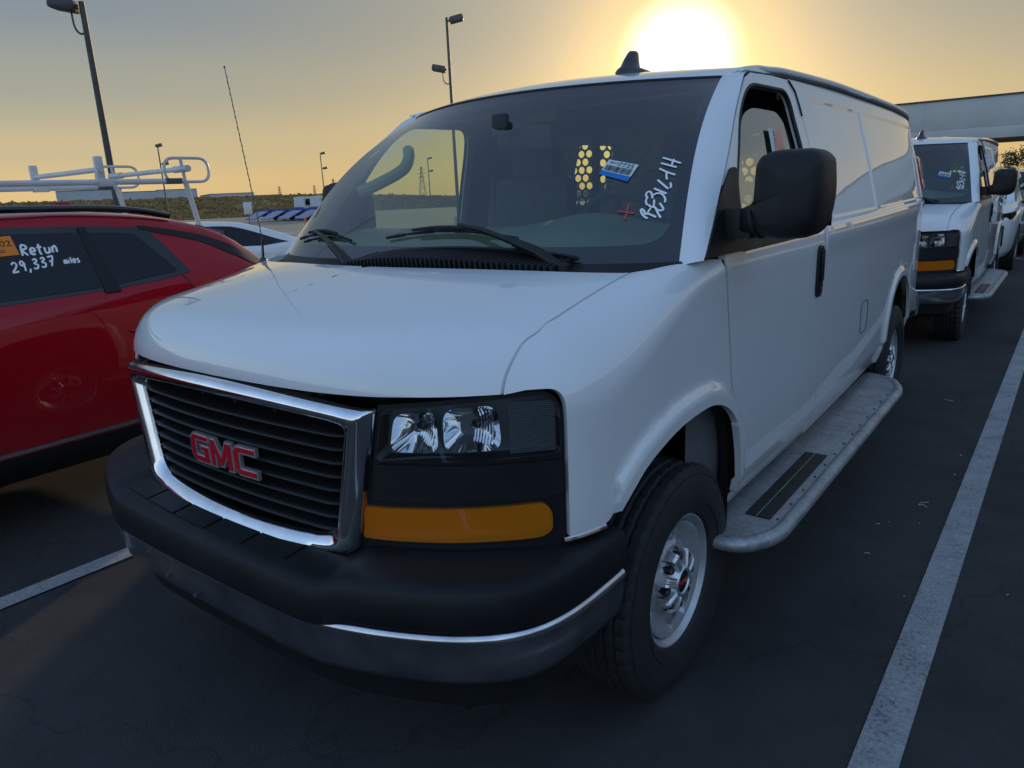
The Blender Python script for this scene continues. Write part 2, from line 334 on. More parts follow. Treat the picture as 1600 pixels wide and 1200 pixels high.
def panel_geo(outer,holes,pts,fmap,step=.03,flange=.015,off=0,center=(0,1,.9),invert=False):
    loops=[densify(outer,step)]+[densify(h,step) for h in holes]
    V2=[];E=[]
    for L in loops:
        n=len(V2); V2+=list(L); E+=[(n+k,n+(k+1)%len(L)) for k in range(len(L))]
    nb=len(V2); P=np.asarray(pts,float).reshape(-1,2)
    if len(P):
        ok=inside(P,loops[0])
        for h in loops[1:]: ok&=~inside(P,h)
        for L in loops: ok&=seg_dist(P,L)>step*.35
        V2+=list(P[ok])
    r=delaunay_2d_cdt([Vector((float(a),float(b))) for a,b in V2],E,[],0,1e-7)
    v2=np.array([(v.x,v.y) for v in r[0]]); tri=[f for f in r[2]]
    cen=np.array([v2[list(f)].mean(0) for f in tri]); ok=inside(cen,loops[0])
    for h in loops[1:]: ok&=~inside(cen,h)
    def sa(f):
        a,b,c=v2[f[0]],v2[f[1]],v2[f[2]]; return (b[0]-a[0])*(c[1]-a[1])-(b[1]-a[1])*(c[0]-a[0])
    ar=[sa(f) for f in tri]; tri=[(tuple(f) if s>0 else (f[0],f[2],f[1])) for f,k,s in zip(tri,ok,ar) if k and abs(s)>2e-7]
    def f3(Q): return np.stack(np.broadcast_arrays(*fmap(Q[:,0],Q[:,1])),1)
    X=f3(v2); e=2e-4; da=(f3(v2+[e,0])-f3(v2-[e,0])); db=(f3(v2+[0,e])-f3(v2-[0,e])); N=np.cross(da,db); N/=np.maximum(np.linalg.norm(N,axis=1),1e-12)[:,None]
    if (N*(X-np.array(center))).sum(1).mean()<0: N=-N
    if invert: N=-N
    X=X+N*off
    F=[];NL=[]
    ec={}
    sg=sum((np.cross(X[t[1]]-X[t[0]],X[t[2]]-X[t[0]])@(N[t[0]]+N[t[1]]+N[t[2]]))>0 for t in tri)*2>len(tri)
    for t in tri:
        a,b,c=t
        if not sg: t=(a,c,b)
        F.append(t); NL+=[N[i] for i in t]
        for i,j in ((0,1),(1,2),(2,0)):
            k=(t[i],t[j]); ec[k]=ec.get(k,0)+1
    V=[X]
    if flange:
        be=[k for k in ec if (k[1],k[0]) not in ec]; m={}; ext=[]
        for a,b in be:
            for i in (a,b):
                if i not in m: m[i]=len(X)+len(ext); ext.append(X[i]-N[i]*flange)
        V.append(np.array(ext))
        XX=np.concatenate(V)
        for a,b in be:
            f=(b,a,m[a],m[b]); fn=np.cross(XX[f[1]]-XX[f[0]],XX[f[2]]-XX[f[0]]); fn/=max(np.linalg.norm(fn),1e-12); F.append(f); NL+=[fn]*4
    return np.concatenate(V),F,np.array(NL)
def finish(name,V,F,NL,mat,parent=None):
    o=mk(name,V,F,mat,parent,smooth=False); o.data.polygons.foreach_set('use_smooth',[True]*len(o.data.polygons))
    o.data.normals_split_custom_set([tuple(n) for n in NL]); return o
def mirror_geo(V,F,NL):
    NL2=[];i=0;F2=[]
    for f in F:
        n=len(f); F2.append(tuple(f[::-1])); NL2+=list(NL[i:i+n][::-1]*np.array([-1,1,1])); i+=n
    return V*np.array([-1,1,1]),F2,np.array(NL2)
def gridpts(a0,a1,na,b0,b1,nb,stagger=True):
    A=np.linspace(a0,a1,na); B=np.linspace(b0,b1,nb); out=[]
    for i,b in enumerate(B): out+=[(a+((A[1]-A[0])*.5 if stagger and i%2 else 0),b) for a in A]
    return out
def lines(A,B): return [(a,b) for a in A for b in B]
def copy_tree(o,parent=None):
    c=o.copy(); COL.objects.link(c); c.parent=parent
    for ch in list(o.children): copy_tree(ch,c)
    return c
def text_geo(s,size=1.0):
    cu=bpy.data.curves.new('t','FONT'); cu.body=s; cu.size=size; cu.align_x='CENTER'; cu.align_y='CENTER'
    o=bpy.data.objects.new('t',cu); COL.objects.link(o); dg=bpy.context.evaluated_depsgraph_get(); me=o.evaluated_get(dg).to_mesh()
    V=[tuple(v.co) for v in me.vertices]; F=[tuple(p.vertices) for p in me.polygons]; o.to_mesh_clear(); bpy.data.objects.remove(o); bpy.data.curves.remove(cu); return V,F
def ribbon(P2,w):
    """flat stroke in 2D -> V2,F"""
    P=np.array(P2,float); T=np.gradient(P,axis=0); T/=np.maximum(np.linalg.norm(T,axis=1),1e-9)[:,None]; N=np.stack([-T[:,1],T[:,0]],1)
    ww=np.full(len(P),w/2); V=np.concatenate([P+N*ww[:,None],P-N*ww[:,None]]); n=len(P)
    return V,[(k,k+1,n+k+1,n+k) for k in range(n-1)]
import numpy as np, math
def spline(pts):
    """Catmull-Rom style cubic through points (x sorted); returns vectorised function (pchip slopes)"""
    P=np.array(pts,float); x=P[:,0]; y=P[:,1]; h=np.diff(x); d=np.diff(y)/h
    m=np.zeros(len(x)); m[0]=d[0]; m[-1]=d[-1]
    for i in range(1,len(x)-1):
        if d[i-1]*d[i]>0:
            w1=2*h[i]+h[i-1]; w2=h[i]+2*h[i-1]; m[i]=(w1+w2)/(w1/d[i-1]+w2/d[i])
    def f(q):
        q=np.asarray(q,float); i=np.clip(np.searchsorted(x,q)-1,0,len(h)-1); t=np.clip((q-x[i])/h[i],-.5,1.5)
        t2=t*t; t3=t2*t
        return y[i]*(2*t3-3*t2+1)+h[i]*m[i]*(t3-2*t2+t)+y[i+1]*(-2*t3+3*t2)+h[i]*m[i+1]*(t3-t2)
    return f
def catmull(pts,n=12):
    P=np.array(pts,float); out=[]
    for i in range(len(P)-1):
        a=P[max(i-1,0)];b=P[i];c=P[i+1];d=P[min(i+2,len(P)-1)]
        for k in range(n):
            t=k/n; out.append(.5*((2*b)+(c-a)*t+(2*a-5*b+4*c-d)*t*t+(3*b-a-3*c+d)*t**3))
    out.append(P[-1]); return np.array(out)
def sstep(a,b,x):
    t=np.clip((x-a)/(b-a),0,1); return t*t*(3-2*t)
# ---- front clip plan curve (half), from nose centre round the corner to the door seam
_plan=catmull([(0,-.935),(.2,-.93),(.4,-.913),(.55,-.880),(.65,-.838),(.75,-.782),(.842,-.710),(.9,-.652),(.94,-.604),(.966,-.548),(.984,-.475),(.994,-.38),(1.0,-.25),(1.0,-.1),(1.0,.1),(1.0,.3),(1.0,.5)],16)
_s=np.r_[0,np.cumsum(np.linalg.norm(np.diff(_plan,axis=0),axis=1))]
T_MAX=_s[-1]
def plan(t): return np.interp(t,_s,_plan[:,0]),np.interp(t,_s,_plan[:,1])
_tg=np.gradient(_plan,_s,axis=0); _k=np.ones(9)/9
_tg=np.stack([np.convolve(np.pad(_tg[:,i],4,mode='edge'),_k,'valid') for i in (0,1)],1); _tg[0]=(1,0)
_tg/=np.linalg.norm(_tg,axis=1)[:,None]
def plan_n(t):
    tx=np.interp(t,_s,_tg[:,0]); ty=np.interp(t,_s,_tg[:,1]); return ty,-tx   # outward normal
def t_of_y(y): 
    i=_plan[:,0]>.5
    return np.interp(y,_plan[i,1],_s[i])
def t_of_x(x):
    i=_plan[:,1]<-.4
    return np.interp(x,_plan[i,0],_s[i])
hood_prof=spline([(-1.0,1.268),(-.935,1.285),(-.8,1.322),(-.6,1.364),(-.4,1.394),(-.2,1.412),(.1,1.430),(.5,1.437)])
def Htop(x,y): return hood_prof(y)-.03*x*x-.12*x**4*sstep(.05,-.6,y)
rad=spline([(0,.12),(.5,.128),(.9,.145),(1.2,.155),(1.5,.125),(1.75,.08),(2.0,.048),(2.6,.04)])
def vtuck(z): return -.06*sstep(.62,.40,z)-.0  # lower body tuck
ARCH=catmull([(-.475,.795),(-.41,.845),(-.31,.905),(-.16,.945),(.0,.957),(.12,.95),(.23,.91),(.31,.84),(.352,.73),(.372,.60),(.378,.50)],6)
def poly_dist(P,y,z):
    y=np.asarray(y,float); z=np.asarray(z,float); d=np.full(np.broadcast(y,z).shape,9.)
    for a,b in zip(P[:-1],P[1:]):
        ab=b-a; L=ab@ab; s=np.clip(((y-a[0])*ab[0]+(z-a[1])*ab[1])/L,0,1)
        d=np.minimum(d,np.hypot(y-a[0]-s*ab[0],z-a[1]-s*ab[1]))
    return d
def front(t,w):
    """front clip: t metres along the nose/side, w metres up the wall (negative), over the shoulder, across the top"""
    t=np.asarray(t,float); w=np.asarray(w,float)
    px,py=plan(t); nx,ny=plan_n(t); r=rad(t)
    ix=px-nx*r; iy=py-ny*r; ix=np.maximum(ix,0)
    z1=Htop(px,py)-r
    # wall
    z=z1+np.minimum(w,0); off=vtuck(z)*sstep(1.2,1.5,t)-.010*sstep(.0,-.5,w)*0
    d=poly_dist(ARCH,py,z); off=off+.02*sstep(.085,.03,d)*(t>1.2)
    fa=np.clip(w/r,0,math.pi/2); sf=1-np.cos(fa); R=r*1.0
    x=px+nx*off-nx*R*sf; y=py+ny*off-ny*R*sf
    zt=Htop(np.maximum(x-nx*off,0),y-ny*off)-r*(1-np.sqrt(np.maximum(0,1-np.maximum(1-sf,0)**2.5)))
    z=np.where(w>0,zt,z)
    # top
    cy=np.interp(t,[0,.6,1.2,1.7,T_MAX],[-.72,-.62,-.42,-.1,.5]); L=np.hypot(ix,iy-cy)+1e-6
    f=np.clip((w-r*math.pi/2)/L,0,1)
    top=f>0
    X=ix+(0-ix)*f; Yy=iy+(cy-iy)*f
    Z=Htop(X,Yy)
    return np.where(top,X,x),np.where(top,Yy,y),np.where(top,Z,z)
def front_L(t):
    px,py=plan(t); nx,ny=plan_n(t); r=rad(t); ix=np.maximum(px-nx*r,0); iy=py-ny*r
    cy=np.interp(t,[0,.6,1.2,1.7,T_MAX],[-.72,-.62,-.42,-.1,.5]); return r*math.pi/2+np.hypot(ix,iy-cy)
def wall_w(t,z):
    px,py=plan(t); return z-(Htop(px,py)-rad(t))
# ---- cab / cargo side half width
side_plan=spline([(-1,1.0),(.2,1.0),(1.2,1.0),(2.0,.99),(2.6,.977),(3.1,.962),(3.6,.945),(4.1,.922),(4.4,.898),(4.58,.868),(4.68,.835),(4.74,.79)])
tumble=spline([(1.35,0),(1.40,.006),(1.46,.018),(1.56,.042),(1.72,.08),(1.85,.118),(1.95,.145),(2.03,.175),(2.08,.20)])
RARCH=catmull([(2.93,.50),(2.945,.62),(2.985,.74),(3.07,.86),(3.2,.94),(3.36,.97),(3.52,.955),(3.68,.89),(3.79,.79),(3.85,.67),(3.875,.55)],6)
def side(y,z,press=True):
    y=np.asarray(y,float); z=np.asarray(z,float)
    x=side_plan(y)-np.where(z>1.35,tumble(np.maximum(z,1.35)),0)+vtuck(z)*.8
    if press:
        x=x-.012*sstep(.615,.60,z)                                   # rocker step
        c=sstep(1.33,1.36,y)*sstep(4.62,4.58,y)
        x=x+.010*c*sstep(1.425,1.412,z)*sstep(1.25,1.40,z)           # belt crease
        u=sstep(1.44,1.455,z)*sstep(1.955,1.935,z)
        x=x-.007*u*(sstep(1.49,1.51,y)*sstep(2.47,2.45,y)+sstep(2.56,2.58,y)*sstep(4.42,4.38,y))
        d=poly_dist(RARCH,y,z); x=x+.018*sstep(.075,.025,d)
        d=poly_dist(ARCH,y,z); x=x+.02*sstep(.085,.03,d)
    return x
def wind(u,v,out=0.0):
    """windshield: u -1..1 across, v 0 (cowl) .. 1 (header)"""
    u=np.asarray(u,float); v=np.asarray(v,float)
    bx,by,bz=.935*u,-.15+.07*u*u+.10*u**6,1.385+0*u; tx,ty,tz=.763*u,.47+.255*u*u,1.988-.008*u*u
    b=np.sin(np.pi*np.clip(v,0,1))*(.035+.034*np.abs(u)**6)+out
    return bx+(tx-bx)*v, by+(ty-by)*v-.62*b, bz+(tz-bz)*v+.78*b
def w_of(t,z):
    lo,hi=-1.0,float(rad(t))*1.5
    for _ in range(40):
        m=(lo+hi)/2
        if float(front(np.array(t),np.array(m))[2])<z: lo=m
        else: hi=m
    return (lo+hi)/2
# ------------------------------------------------------------------ white cargo van
def roof_z(u,y,yh):
    d=y-yh
    rc=_rc(d); re=_re(d); a=np.abs(u)**2.2
    return 1.988-.008*u*u+rc*(1-a)+re*a
_rc=spline([(0,0),(.06,.018),(.14,.040),(.33,.074),(.65,.100),(1.2,.116),(2.0,.13),(3.1,.127),(4.0,.09),(4.3,.06)])
_re=spline([(0,0),(.04,.020),(.10,.036),(.32,.058),(.7,.070),(1.4,.082),(2.8,.084),(3.6,.07),(4.02,.03),(4.3,.02)])
def xe(y): return np.minimum(np.interp(y,[.7,.725,.85,1.1],[.75,.763,.80,.83]),side(y,2.03,False)+.004)
def roof(u,v):
    yh=.47+.255*u*u; y=yh+(4.725-yh)*v; x=u*xe(np.maximum(y,.725)); x=np.where(y<.725,u*.763,x)
    return x,y,roof_z(u,y,yh)
def inv_top():
    t=np.linspace(0,T_MAX,500); f=np.linspace(0,1,260); TT=np.repeat(t[:,None],260,1); L=front_L(t)[:,None]; WW=f[None,:]*L
    x,y,z=front(TT,WW); return TT,WW,x,y
def make_van(loc,label,first=True):
    van=empty('cargo_van',loc,0,label,'van','white cargo vans parked nose to tail')
    P=lambda *a,**k: panel_geo(*a,**k)
    def both(name,geo,mat,parent=van,pair=True):
        a=finish(name,*geo,mat,parent)
        b=finish(name,*mirror_geo(*geo),mat,parent) if pair else None
        return a,b
    def mirrored(name,fn,mat,parents=(van,van),angle=35):
        out=[]
        for s,p in zip((1,-1),parents):
            mb=MB(); fn(mb); V=[(s*v[0],v[1],v[2]) for v in mb.V]; F=[f if s>0 else f[::-1] for f in mb.F]; mb.V,mb.F=V,F; out.append(mb.build(name,mat,p,angle=angle))
        return out
    # --- hood
    TT,WW,TX,TY=inv_top()
    def inv(x,y):
        d=np.hypot(TX-x,TY-y); k=np.unravel_index(d.argmin(),d.shape); q=np.array((TT[k],WW[k]),float); g=lambda a: np.array([float(v) for v in front(np.array(a[0]),np.array(a[1]))[:2]])
        for _ in range(6):
            r=np.array((x,y))-g(q); e=1e-4; J=np.stack([(g(q+(e,0))-g(q-(e,0)))/(2*e),(g(q+(0,e))-g(q-(0,e)))/(2*e)],1)
            try: st=np.linalg.solve(J,r)
            except Exception: break
            n=np.linalg.norm(st); q=q+st*min(1,.05/max(n,1e-9))
        q[0]=min(max(q[0],0),T_MAX); return q
    seam=[(.890,w_of(.89,1.166)),(.901,.078)]+[tuple(inv(x,y)) for x,y in ((.8335,-.648),(.8335,-.595),(.8345,-.53),(.8365,-.46),(.8395,-.38),(.8435,-.30),(.849,-.22),(.858,-.137))]
    seam=[tuple(q) for q in catmull(seam,4)]
    rear=[inv(x,-.345+.28*x*x) for x in np.linspace(.84,0.02,16)]
    def cl(t): return front_L(t)
    tr=rear[-1][0]
    centre=[(t,cl(t)-1e-4) for t in np.linspace(tr-.03,0.0,14)]
    hood=[(0,w_of(0,1.166))]+[(t,w_of(t,1.166)) for t in np.linspace(.05,.86,18)]+seam+rear+centre
    tl=np.arange(0,1.8,.035); pts=[]
    for t in tl: pts+=[(t,w) for w in np.r_[np.linspace(-.04,rad(t)*1.57,10),np.arange(rad(t)*1.57+.03,front_L(t),.035)]]
    g=P(hood,[],pts,front,step=.03,flange=.0)
    # both halves make one bonnet; edge flange added round the outer rim only
    V,F,NL=g; V2,F2,NL2=mirror_geo(*g)
    hood_o=finish('hood',np.concatenate([V,V2]),F+[tuple(i+len(V) for i in f) for f in F2],np.concatenate([NL,NL2]),'white_paint',van)
    rim=MB()
    for s in (1,-1):
        path=hood[:len(hood)-len(centre)]; A=np.stack(front(np.array([q[0] for q in path]),np.array([q[1] for q in path])),1)*[s,1,1]; B=A-[0,-.0,.018]*1
        B=A+np.array([0,.030,-.006]); rim.add(list(A)+list(B),[(k,k+1,len(A)+k+1,len(A)+k) for k in range(len(A)-1)])
    rim.build('hood_edge','white_paint',hood_o)
    # --- fender
    off=np.array((.007,.0))
    fs=[(q[0]+.008-.004*float(sstep(.90,1.15,q[0])),q[1]-.006*float(sstep(.90,1.15,q[0]))) for q in seam]
    arch=[(t_of_y(y),wall_w(t_of_y(y),z)) for y,z in ARCH]
    T=lambda y,z:(float(t_of_y(y)),float(wall_w(t_of_y(y),z)))
    fend=[(1.047,wall_w(1.047,.790))]+[(a,w_of(a,b)) for a,b in roundpoly([(1.047,1.0),(1.046,1.168),(.95,1.171)],[0,.075,0],8)]+[fs[0]]+fs[1:]+[tuple(inv(.90,-.09)),tuple(inv(.945,.01)),(1.72,.085),(1.80,.068),(1.87,.045),T(.212,1.382),T(.295,.97),T(.312,.865)]
    fend+=[a for a,q in zip(arch[::-1],ARCH[::-1]) if q[1]>.838 or q[0]<.2]+[T(-.50,.788)]
    fend=[(float(a),float(b)) for a,b in fend]
    pts=[]
    for t in np.arange(.90,2.02,.028): pts+=[(t,w) for w in np.r_[np.arange(-.75,-.02,.03),np.linspace(0,rad(t)*1.57,8),np.arange(rad(t)*1.57+.03,front_L(t),.04)]]
    aa=np.array(ARCH); nn=np.gradient(aa,axis=0); nn/=np.linalg.norm(nn,axis=1)[:,None]; nn=np.stack([-nn[:,1],nn[:,0]],1)
    for k in (.012,.025,.038,.052,.066,.082,.1): pts+=[T(*(q+n*k)) for q,n in zip(aa,nn)]
    both('fender',P(fend,[],pts,front,step=.022,flange=.022),'white_paint')
    # --- front door
    win=roundpoly([(.372,1.412),(.43,1.62),(.585,1.833),(.74,1.95),(1.19,1.957),(1.212,1.80),(1.222,1.412)],[.01,.2,.2,.10,.09,.2,.02],8)
    door=[(.384,.552)]+[(float(q[0])+.002,float(q[1])) for q in ARCH[::-1] if .56<q[1]<.838 and q[0]>.2]+[(.3215,.865),(.308,.97),(.226,1.382),(.226,1.402),(.090,1.402),(.284,1.587),(.462,1.752),(.632,1.9),(.724,1.968),(.80,1.992),(1.05,2.004),(1.235,2.004),(1.285,1.96),(1.318,1.82),(1.328,1.6),(1.328,.552)]
    fs_=lambda y,z:(side(y,z),y,z)
    ys=np.arange(.1,1.35,.04); zs=np.r_[np.arange(.56,1.36,.04),np.arange(1.36,2.0,.022)]; zs=np.sort(np.r_[zs,.600,.608,.615,.622])
    doors=both('door',P(door,[win],lines(ys,zs),fs_,step=.025,flange=.024),'white_paint')
    def gap(mb):
        q=[(.3165,.865),(.3015,.97),(.219,1.384)]; mb.tube([(float(side(y,z))-.010,y,z) for y,z in np.array([np.array(q[0])+(np.array(q[1])-np.array(q[0]))*k/4 for k in range(4)]+[np.array(q[1])+(np.array(q[2])-np.array(q[1]))*k/10 for k in range(11)])],.006,5)
        q=[(1.332,.56),(1.332,1.6),(1.3215,1.82),(1.288,1.963),(1.24,2.007)]; mb.tube([(float(side(y,z))-.008,y,z) for y,z in [tuple(np.array(a)+(np.array(b)-np.array(a))*k/8) for a,b in zip(q[:-1],q[1:]) for k in range(9)]],.0045,5)
    [tag(o,kind='stuff') for o in mirrored('door_gap',gap,'seal_rubber',doors)]
    mirrored('door_hinge_seal',lambda mb: mb.tube([(float(side(y,z))-.001,y,z) for y,z in ((1.243,2.0),(1.285,1.962),(1.302,1.90),(1.310,1.865))],.0075,6),'seal_rubber',doors)
    # seals and frames round the window
    fr_=roundpoly([(.345,1.398),(.405,1.63),(.565,1.852),(.725,1.972),(1.212,1.977),(1.234,1.80),(1.242,1.398)],[.01,.2,.2,.11,.1,.2,.02],8)
    def seal(mb):
        A=[np.array(fs_(y,z)) for y,z in densify(win,.03)]; A=[np.array([a[0]-.006,a[1],a[2]]) for a in A]; mb.tube(A,.009,6,closed=True)
    mirrored('window_seal',seal,'seal_rubber',doors)
    # belt strip of the window
    mirrored('belt_strip',lambda mb: mb.add(*(lambda q:(q,[(k,k+1,len(q)//2+k+1,len(q)//2+k) for k in range(len(q)//2-1)]))([(float(side(y,1.398))+.004,y,1.396) for y in np.linspace(.37,1.23,12)]+[(float(side(y,1.428))+.003,y,1.432) for y in np.linspace(.37,1.23,12)])),'black_plastic',doors)
    # lowered driver's pane, passenger's pane closed
    pane=roundpoly([(.40,1.40),(.50,1.62),(.66,1.835),(.78,1.872),(1.10,1.872),(1.19,1.72),(1.205,1.40)],[.01,.2,.06,.12,.10,.2,.01],8)
    fin_=lambda y,z:(side(y,z,False)-.022,y,z)
    gp=P(pane,[],lines(np.arange(.4,1.2,.08),np.arange(1.4,1.9,.06)),fin_,step=.04,flange=0)
    w1=finish('door_window',*gp,'window_glass',doors[0])
    gp2=P(win,[],lines(np.arange(.4,1.2,.08),np.arange(1.4,1.95,.06)),fin_,step=.04,flange=0)
    finish('door_window',*mirror_geo(*gp2),'pale_glass',doors[1])
    fst=lambda y,z:(side(y,z,False)-.016,y,z)
    st=finish('paper_notice',*P([(.885,1.802),(1.022,1.80),(1.005,1.69),(.865,1.69)],[],gridpts(.89,1.0,6,1.70,1.79,6),lambda y,z:(side(y,z,False)-.012,y,z),step=.02,flange=0),'label_white',doors[0]); st['label']='white and salmon printed notice stuck on the window'
    st2=MB()
    for k in range(5): 
        z=1.785-.012*k; q=[(.93,z),(1.015,z),(1.013,z-.006),(.93,z-.006)]; st2.add([(float(side(a,b,False))-.0085,a,b) for a,b in q],[(0,1,2,3)])
    q=[(.935,1.80),(1.02,1.80),(1.005,1.69),(.90,1.69)]; st2.add([(float(side(a,b,False))-.0095,a,b) for a,b in q],[(0,1,2,3)])
    st2.build('notice_print','label_pink',doors[0])
    # door handle: black vertical pull in its cup
    def handle(mb):
        o=roundpoly([(1.212,1.345),(1.292,1.345),(1.292,1.128),(1.212,1.128)],.036,5)
        c=np.mean(o,axis=0); L=[]
        for sc,h in ((1,0.001),(.96,.010),(.80,.012),(.72,.004),(.6,-.004)): L.append([(1.0+h,c[0]+(p[0]-c[0])*sc,c[1]+(p[1]-c[1])*(1-(1-sc)*.4)) for p in o])
        mb.rings(L)
        mb.box((1.012,1.252,1.262),(.020,.030,.135),bev=.008)
        mb.lathe([(1.004,.014),(1.012,.014),(1.013,.010)],16,'X',(0,1.252,1.163))
    mirrored('door_handle',handle,'black_plastic',doors)
    # --- cargo side
    ra=RARCH
    lo=.488
    sidep=[(1.336,lo),(2.90,lo),(2.93,.50)]+[tuple(q) for q in ra[1:]]+[(3.88,.53),(4.55,.56),(4.70,.60),(4.728,.75),(4.728,1.95),(4.70,2.012),(4.2,2.035),(1.15,2.034),(.86,2.022),(.76,2.005),(.75,1.998),(1.05,2.010),(1.24,2.010),(1.292,1.965),(1.325,1.82),(1.336,1.6)]
    ys=np.sort(np.r_[np.arange(1.36,4.75,.045),1.35,1.49,1.495,1.50,1.505,1.51,2.45,2.455,2.46,2.465,2.47,2.56,2.565,2.57,2.575,2.58,4.38,4.39,4.4,4.41,4.42,np.arange(4.44,4.73,.02)])
    zs=np.sort(np.r_[np.arange(.5,1.25,.045),.600,.605,.610,.615,np.arange(1.25,1.41,.03),1.410,1.4145,1.419,1.4235,1.428,1.44,1.445,1.45,1.455,np.arange(1.47,1.93,.035),1.935,1.941,1.948,1.955,1.98,2.0])
    pts=lines(ys,zs); nn=np.gradient(np.array(ra),axis=0); nn/=np.linalg.norm(nn,axis=1)[:,None]; nn=np.stack([-nn[:,1],nn[:,0]],1)
    for k in (.012,.025,.038,.052,.066): pts+=[tuple(q+n*k) for q,n in zip(ra,nn)]
    finish('side_panel',*P(sidep,[],pts,fs_,step=.03,flange=.02),'white_paint',van)
    swin=roundpoly([(2.26,1.46),(2.26,1.90),(2.74,1.90),(2.74,1.46)],.05,5)
    g=P(sidep,[swin],lines(np.arange(1.4,4.7,.1),np.arange(.5,2.0,.06)),fs_,step=.05,flange=.02)
    swin2=roundpoly([(1.60,1.50),(1.60,1.90),(1.95,1.90),(1.95,1.50)],.04,5)
    g=P(sidep,[swin,swin2],lines(np.arange(1.4,4.7,.1),np.arange(.5,2.0,.06)),fs_,step=.05,flange=.02)
    sp=finish('side_panel',*mirror_geo(*g),'white_paint',van); sp['label']='far side panel with two windows'
    finish('side_window',*mirror_geo(*P(swin,[],[],fin_,step=.1,flange=0)),'pale_glass',sp)
    finish('side_window',*mirror_geo(*P(swin2,[],[],fin_,step=.1,flange=0)),'pale_glass',sp)
    # sill strip under the door
    mirrored('sill',lambda mb: mb.rings([[(float(side(y,z,False))-.016+(0 if z>.47 else -.02),y,z) for z in (.546,.52,.49,.46)] for y in np.linspace(.385,1.336,10)],closed=False,cap=False),'white_paint')
    # --- A pillars
    def pillar(mb):
        E=np.array([(.060,1.398),(.272,1.587),(.450,1.752),(.62,1.9),(.715,1.972),(.785,2.0)]); vv=[0,.30,.58,.82,.955,1.0]
        E=catmull(E,6); vs=np.interp(np.linspace(0,1,len(E)),np.linspace(0,1,6),vv); rows=[]
        for (y,z),v in zip(E,vs):
            a=np.array(wind(1.0,v)).astype(float); b=np.array((float(side(y,z,False)),y,z)); n=np.array((.75,-.5,.35)); row=[]
            for s in np.linspace(0,1,7): row.append(tuple(a+(b-a)*s+n*.009*math.sin(math.pi*s)*(1-.3*v)))
            row.insert(0,tuple(a+np.array((-.0,.012,-.02))))
            row.append(tuple(b-np.array((.02,0,0)))); rows.append(row)
        mb.rings(rows,closed=False,cap=False)
    mirrored('pillar',pillar,'white_paint',angle=60)
    # black sail that carries the mirror
    sail=[(.066,1.402),(.262,1.578),(.385,1.66),(.44,1.66),(.375,1.40)]
    sg=P(roundpoly(sail,[.01,.05,.02,.02,.005]),[],lines(np.arange(.1,.5,.05),np.arange(1.42,1.7,.04)),fs_,step=.03,flange=.012,off=.006)
    both('mirror_base',sg,'black_plastic')
    # --- roof
    us=np.linspace(-1,1,49); us=np.sign(us)*(1-(1-abs(us))**1.35); vv=np.r_[0,.004,.009,.016,.026,.04,.06,.085,np.linspace(.12,1,24)]
    rr=[[tuple(float(k) for k in q) for q in np.stack(roof(us,np.full(len(us),v)),1)] for v in vv]
    rr.insert(0,[(a,b+.004,c-.014) for a,b,c in rr[0]])
    mb=MB(); mb.rings(rr,closed=False,cap=False); ro=mb.build('roof','white_paint',van,angle=60)
    # roof stiffening ribs
    mb=MB()
    for u in (-.55,-.28,0,.28,.55):
        Pp=[tuple(float(k) for k in np.array(roof(np.array(u),np.array(v)))-[0,0,.006]) for v in np.linspace(.16,.96,30)]; mb.tube(Pp,.011,8)
    mb.build('roof_rib','white_paint',ro)
    def gutter(mb):
        ysg=np.linspace(1.0,4.56,30); path=[(.772,.735,1.972),(.784,.752,1.988),(.797,.79,2.001),(.810,.86,2.013),(.819,.93,2.021)]+[(float(xe(y))+.006,y,float(roof_z(1,y,.725))-.012) for y in ysg]
        path=[tuple(q) for q in catmull(path,3)]; mb.tube(path,.0125,8,up=(0,0,1))
    mirrored('drip_rail',gutter,'white_paint')
    mirrored('drip_rail_seal',lambda mb: mb.tube([(float(side(y,2.02))+.002,y,float(roof_z(1,y,.725))-.030) for y in np.linspace(.90,4.5,40)],.006,6),'steel_dark')
    # --- rear end
    prof=[(-float(side(4.726,z)),z) for z in np.linspace(.6,2.0,16)]; ring=prof+[(-x,z) for x,z in prof[::-1]]
    rw=[roundpoly([(s*.13,1.38),(s*.13,1.84),(s*.60,1.84),(s*.64,1.38)],.05,5) for s in (1,-1)]
    rear_o=finish('rear_door',*P([(x,z) for x,z in ring],rw,lines(np.arange(-.8,.81,.1),np.arange(.65,2,.1)),lambda x,z:(x,4.728+.03*(1-(x/.8)**2)-.10*sstep(1.2,2.0,z),z),step=.06,flange=.02,center=(0,3,1.2)),'white_paint',van)
    for w in rw: finish('rear_window',*P(w,[],[],lambda x,z:(x,4.720+.03*(1-(x/.8)**2)-.10*sstep(1.2,2.0,z),z),step=.1,flange=0),'pale_glass',rear_o)
    def tail(mb):
        L=[]
        for z,s in ((1.485,.6),(1.51,1),(1.60,1.05),(1.72,1),(1.745,.55)):
            x=float(side(4.62,z)); L.append([(x-.03,4.56-.02*s,z),(x+.030*s+.006,4.54-.02*s,z),(x+.036*s,4.62,z),(x-.02,4.735,z),(x-.06,4.745,z)])
        mb.rings(L)
    mirrored('tail_light',tail,'tail_red')
    mb=MB(); prof=[(.0,.50),(.03,.52),(.035,.60),(.02,.68),(-.04,.69),(-.10,.66)]
    pth=catmull([(-.865,4.52),(-.86,4.66),(-.76,4.75),(-.4,4.79),(.4,4.79),(.76,4.75),(.86,4.66),(.865,4.52)],6); tg=np.gradient(pth,axis=0); tg/=np.linalg.norm(tg,axis=1)[:,None]
    mb.rings([[(q[0]-t[1]*o,q[1]+t[0]*o,z) for o,z in prof] for q,t in zip(pth,tg)],cap=True); mb.build('rear_bumper','bumper_chrome',van)
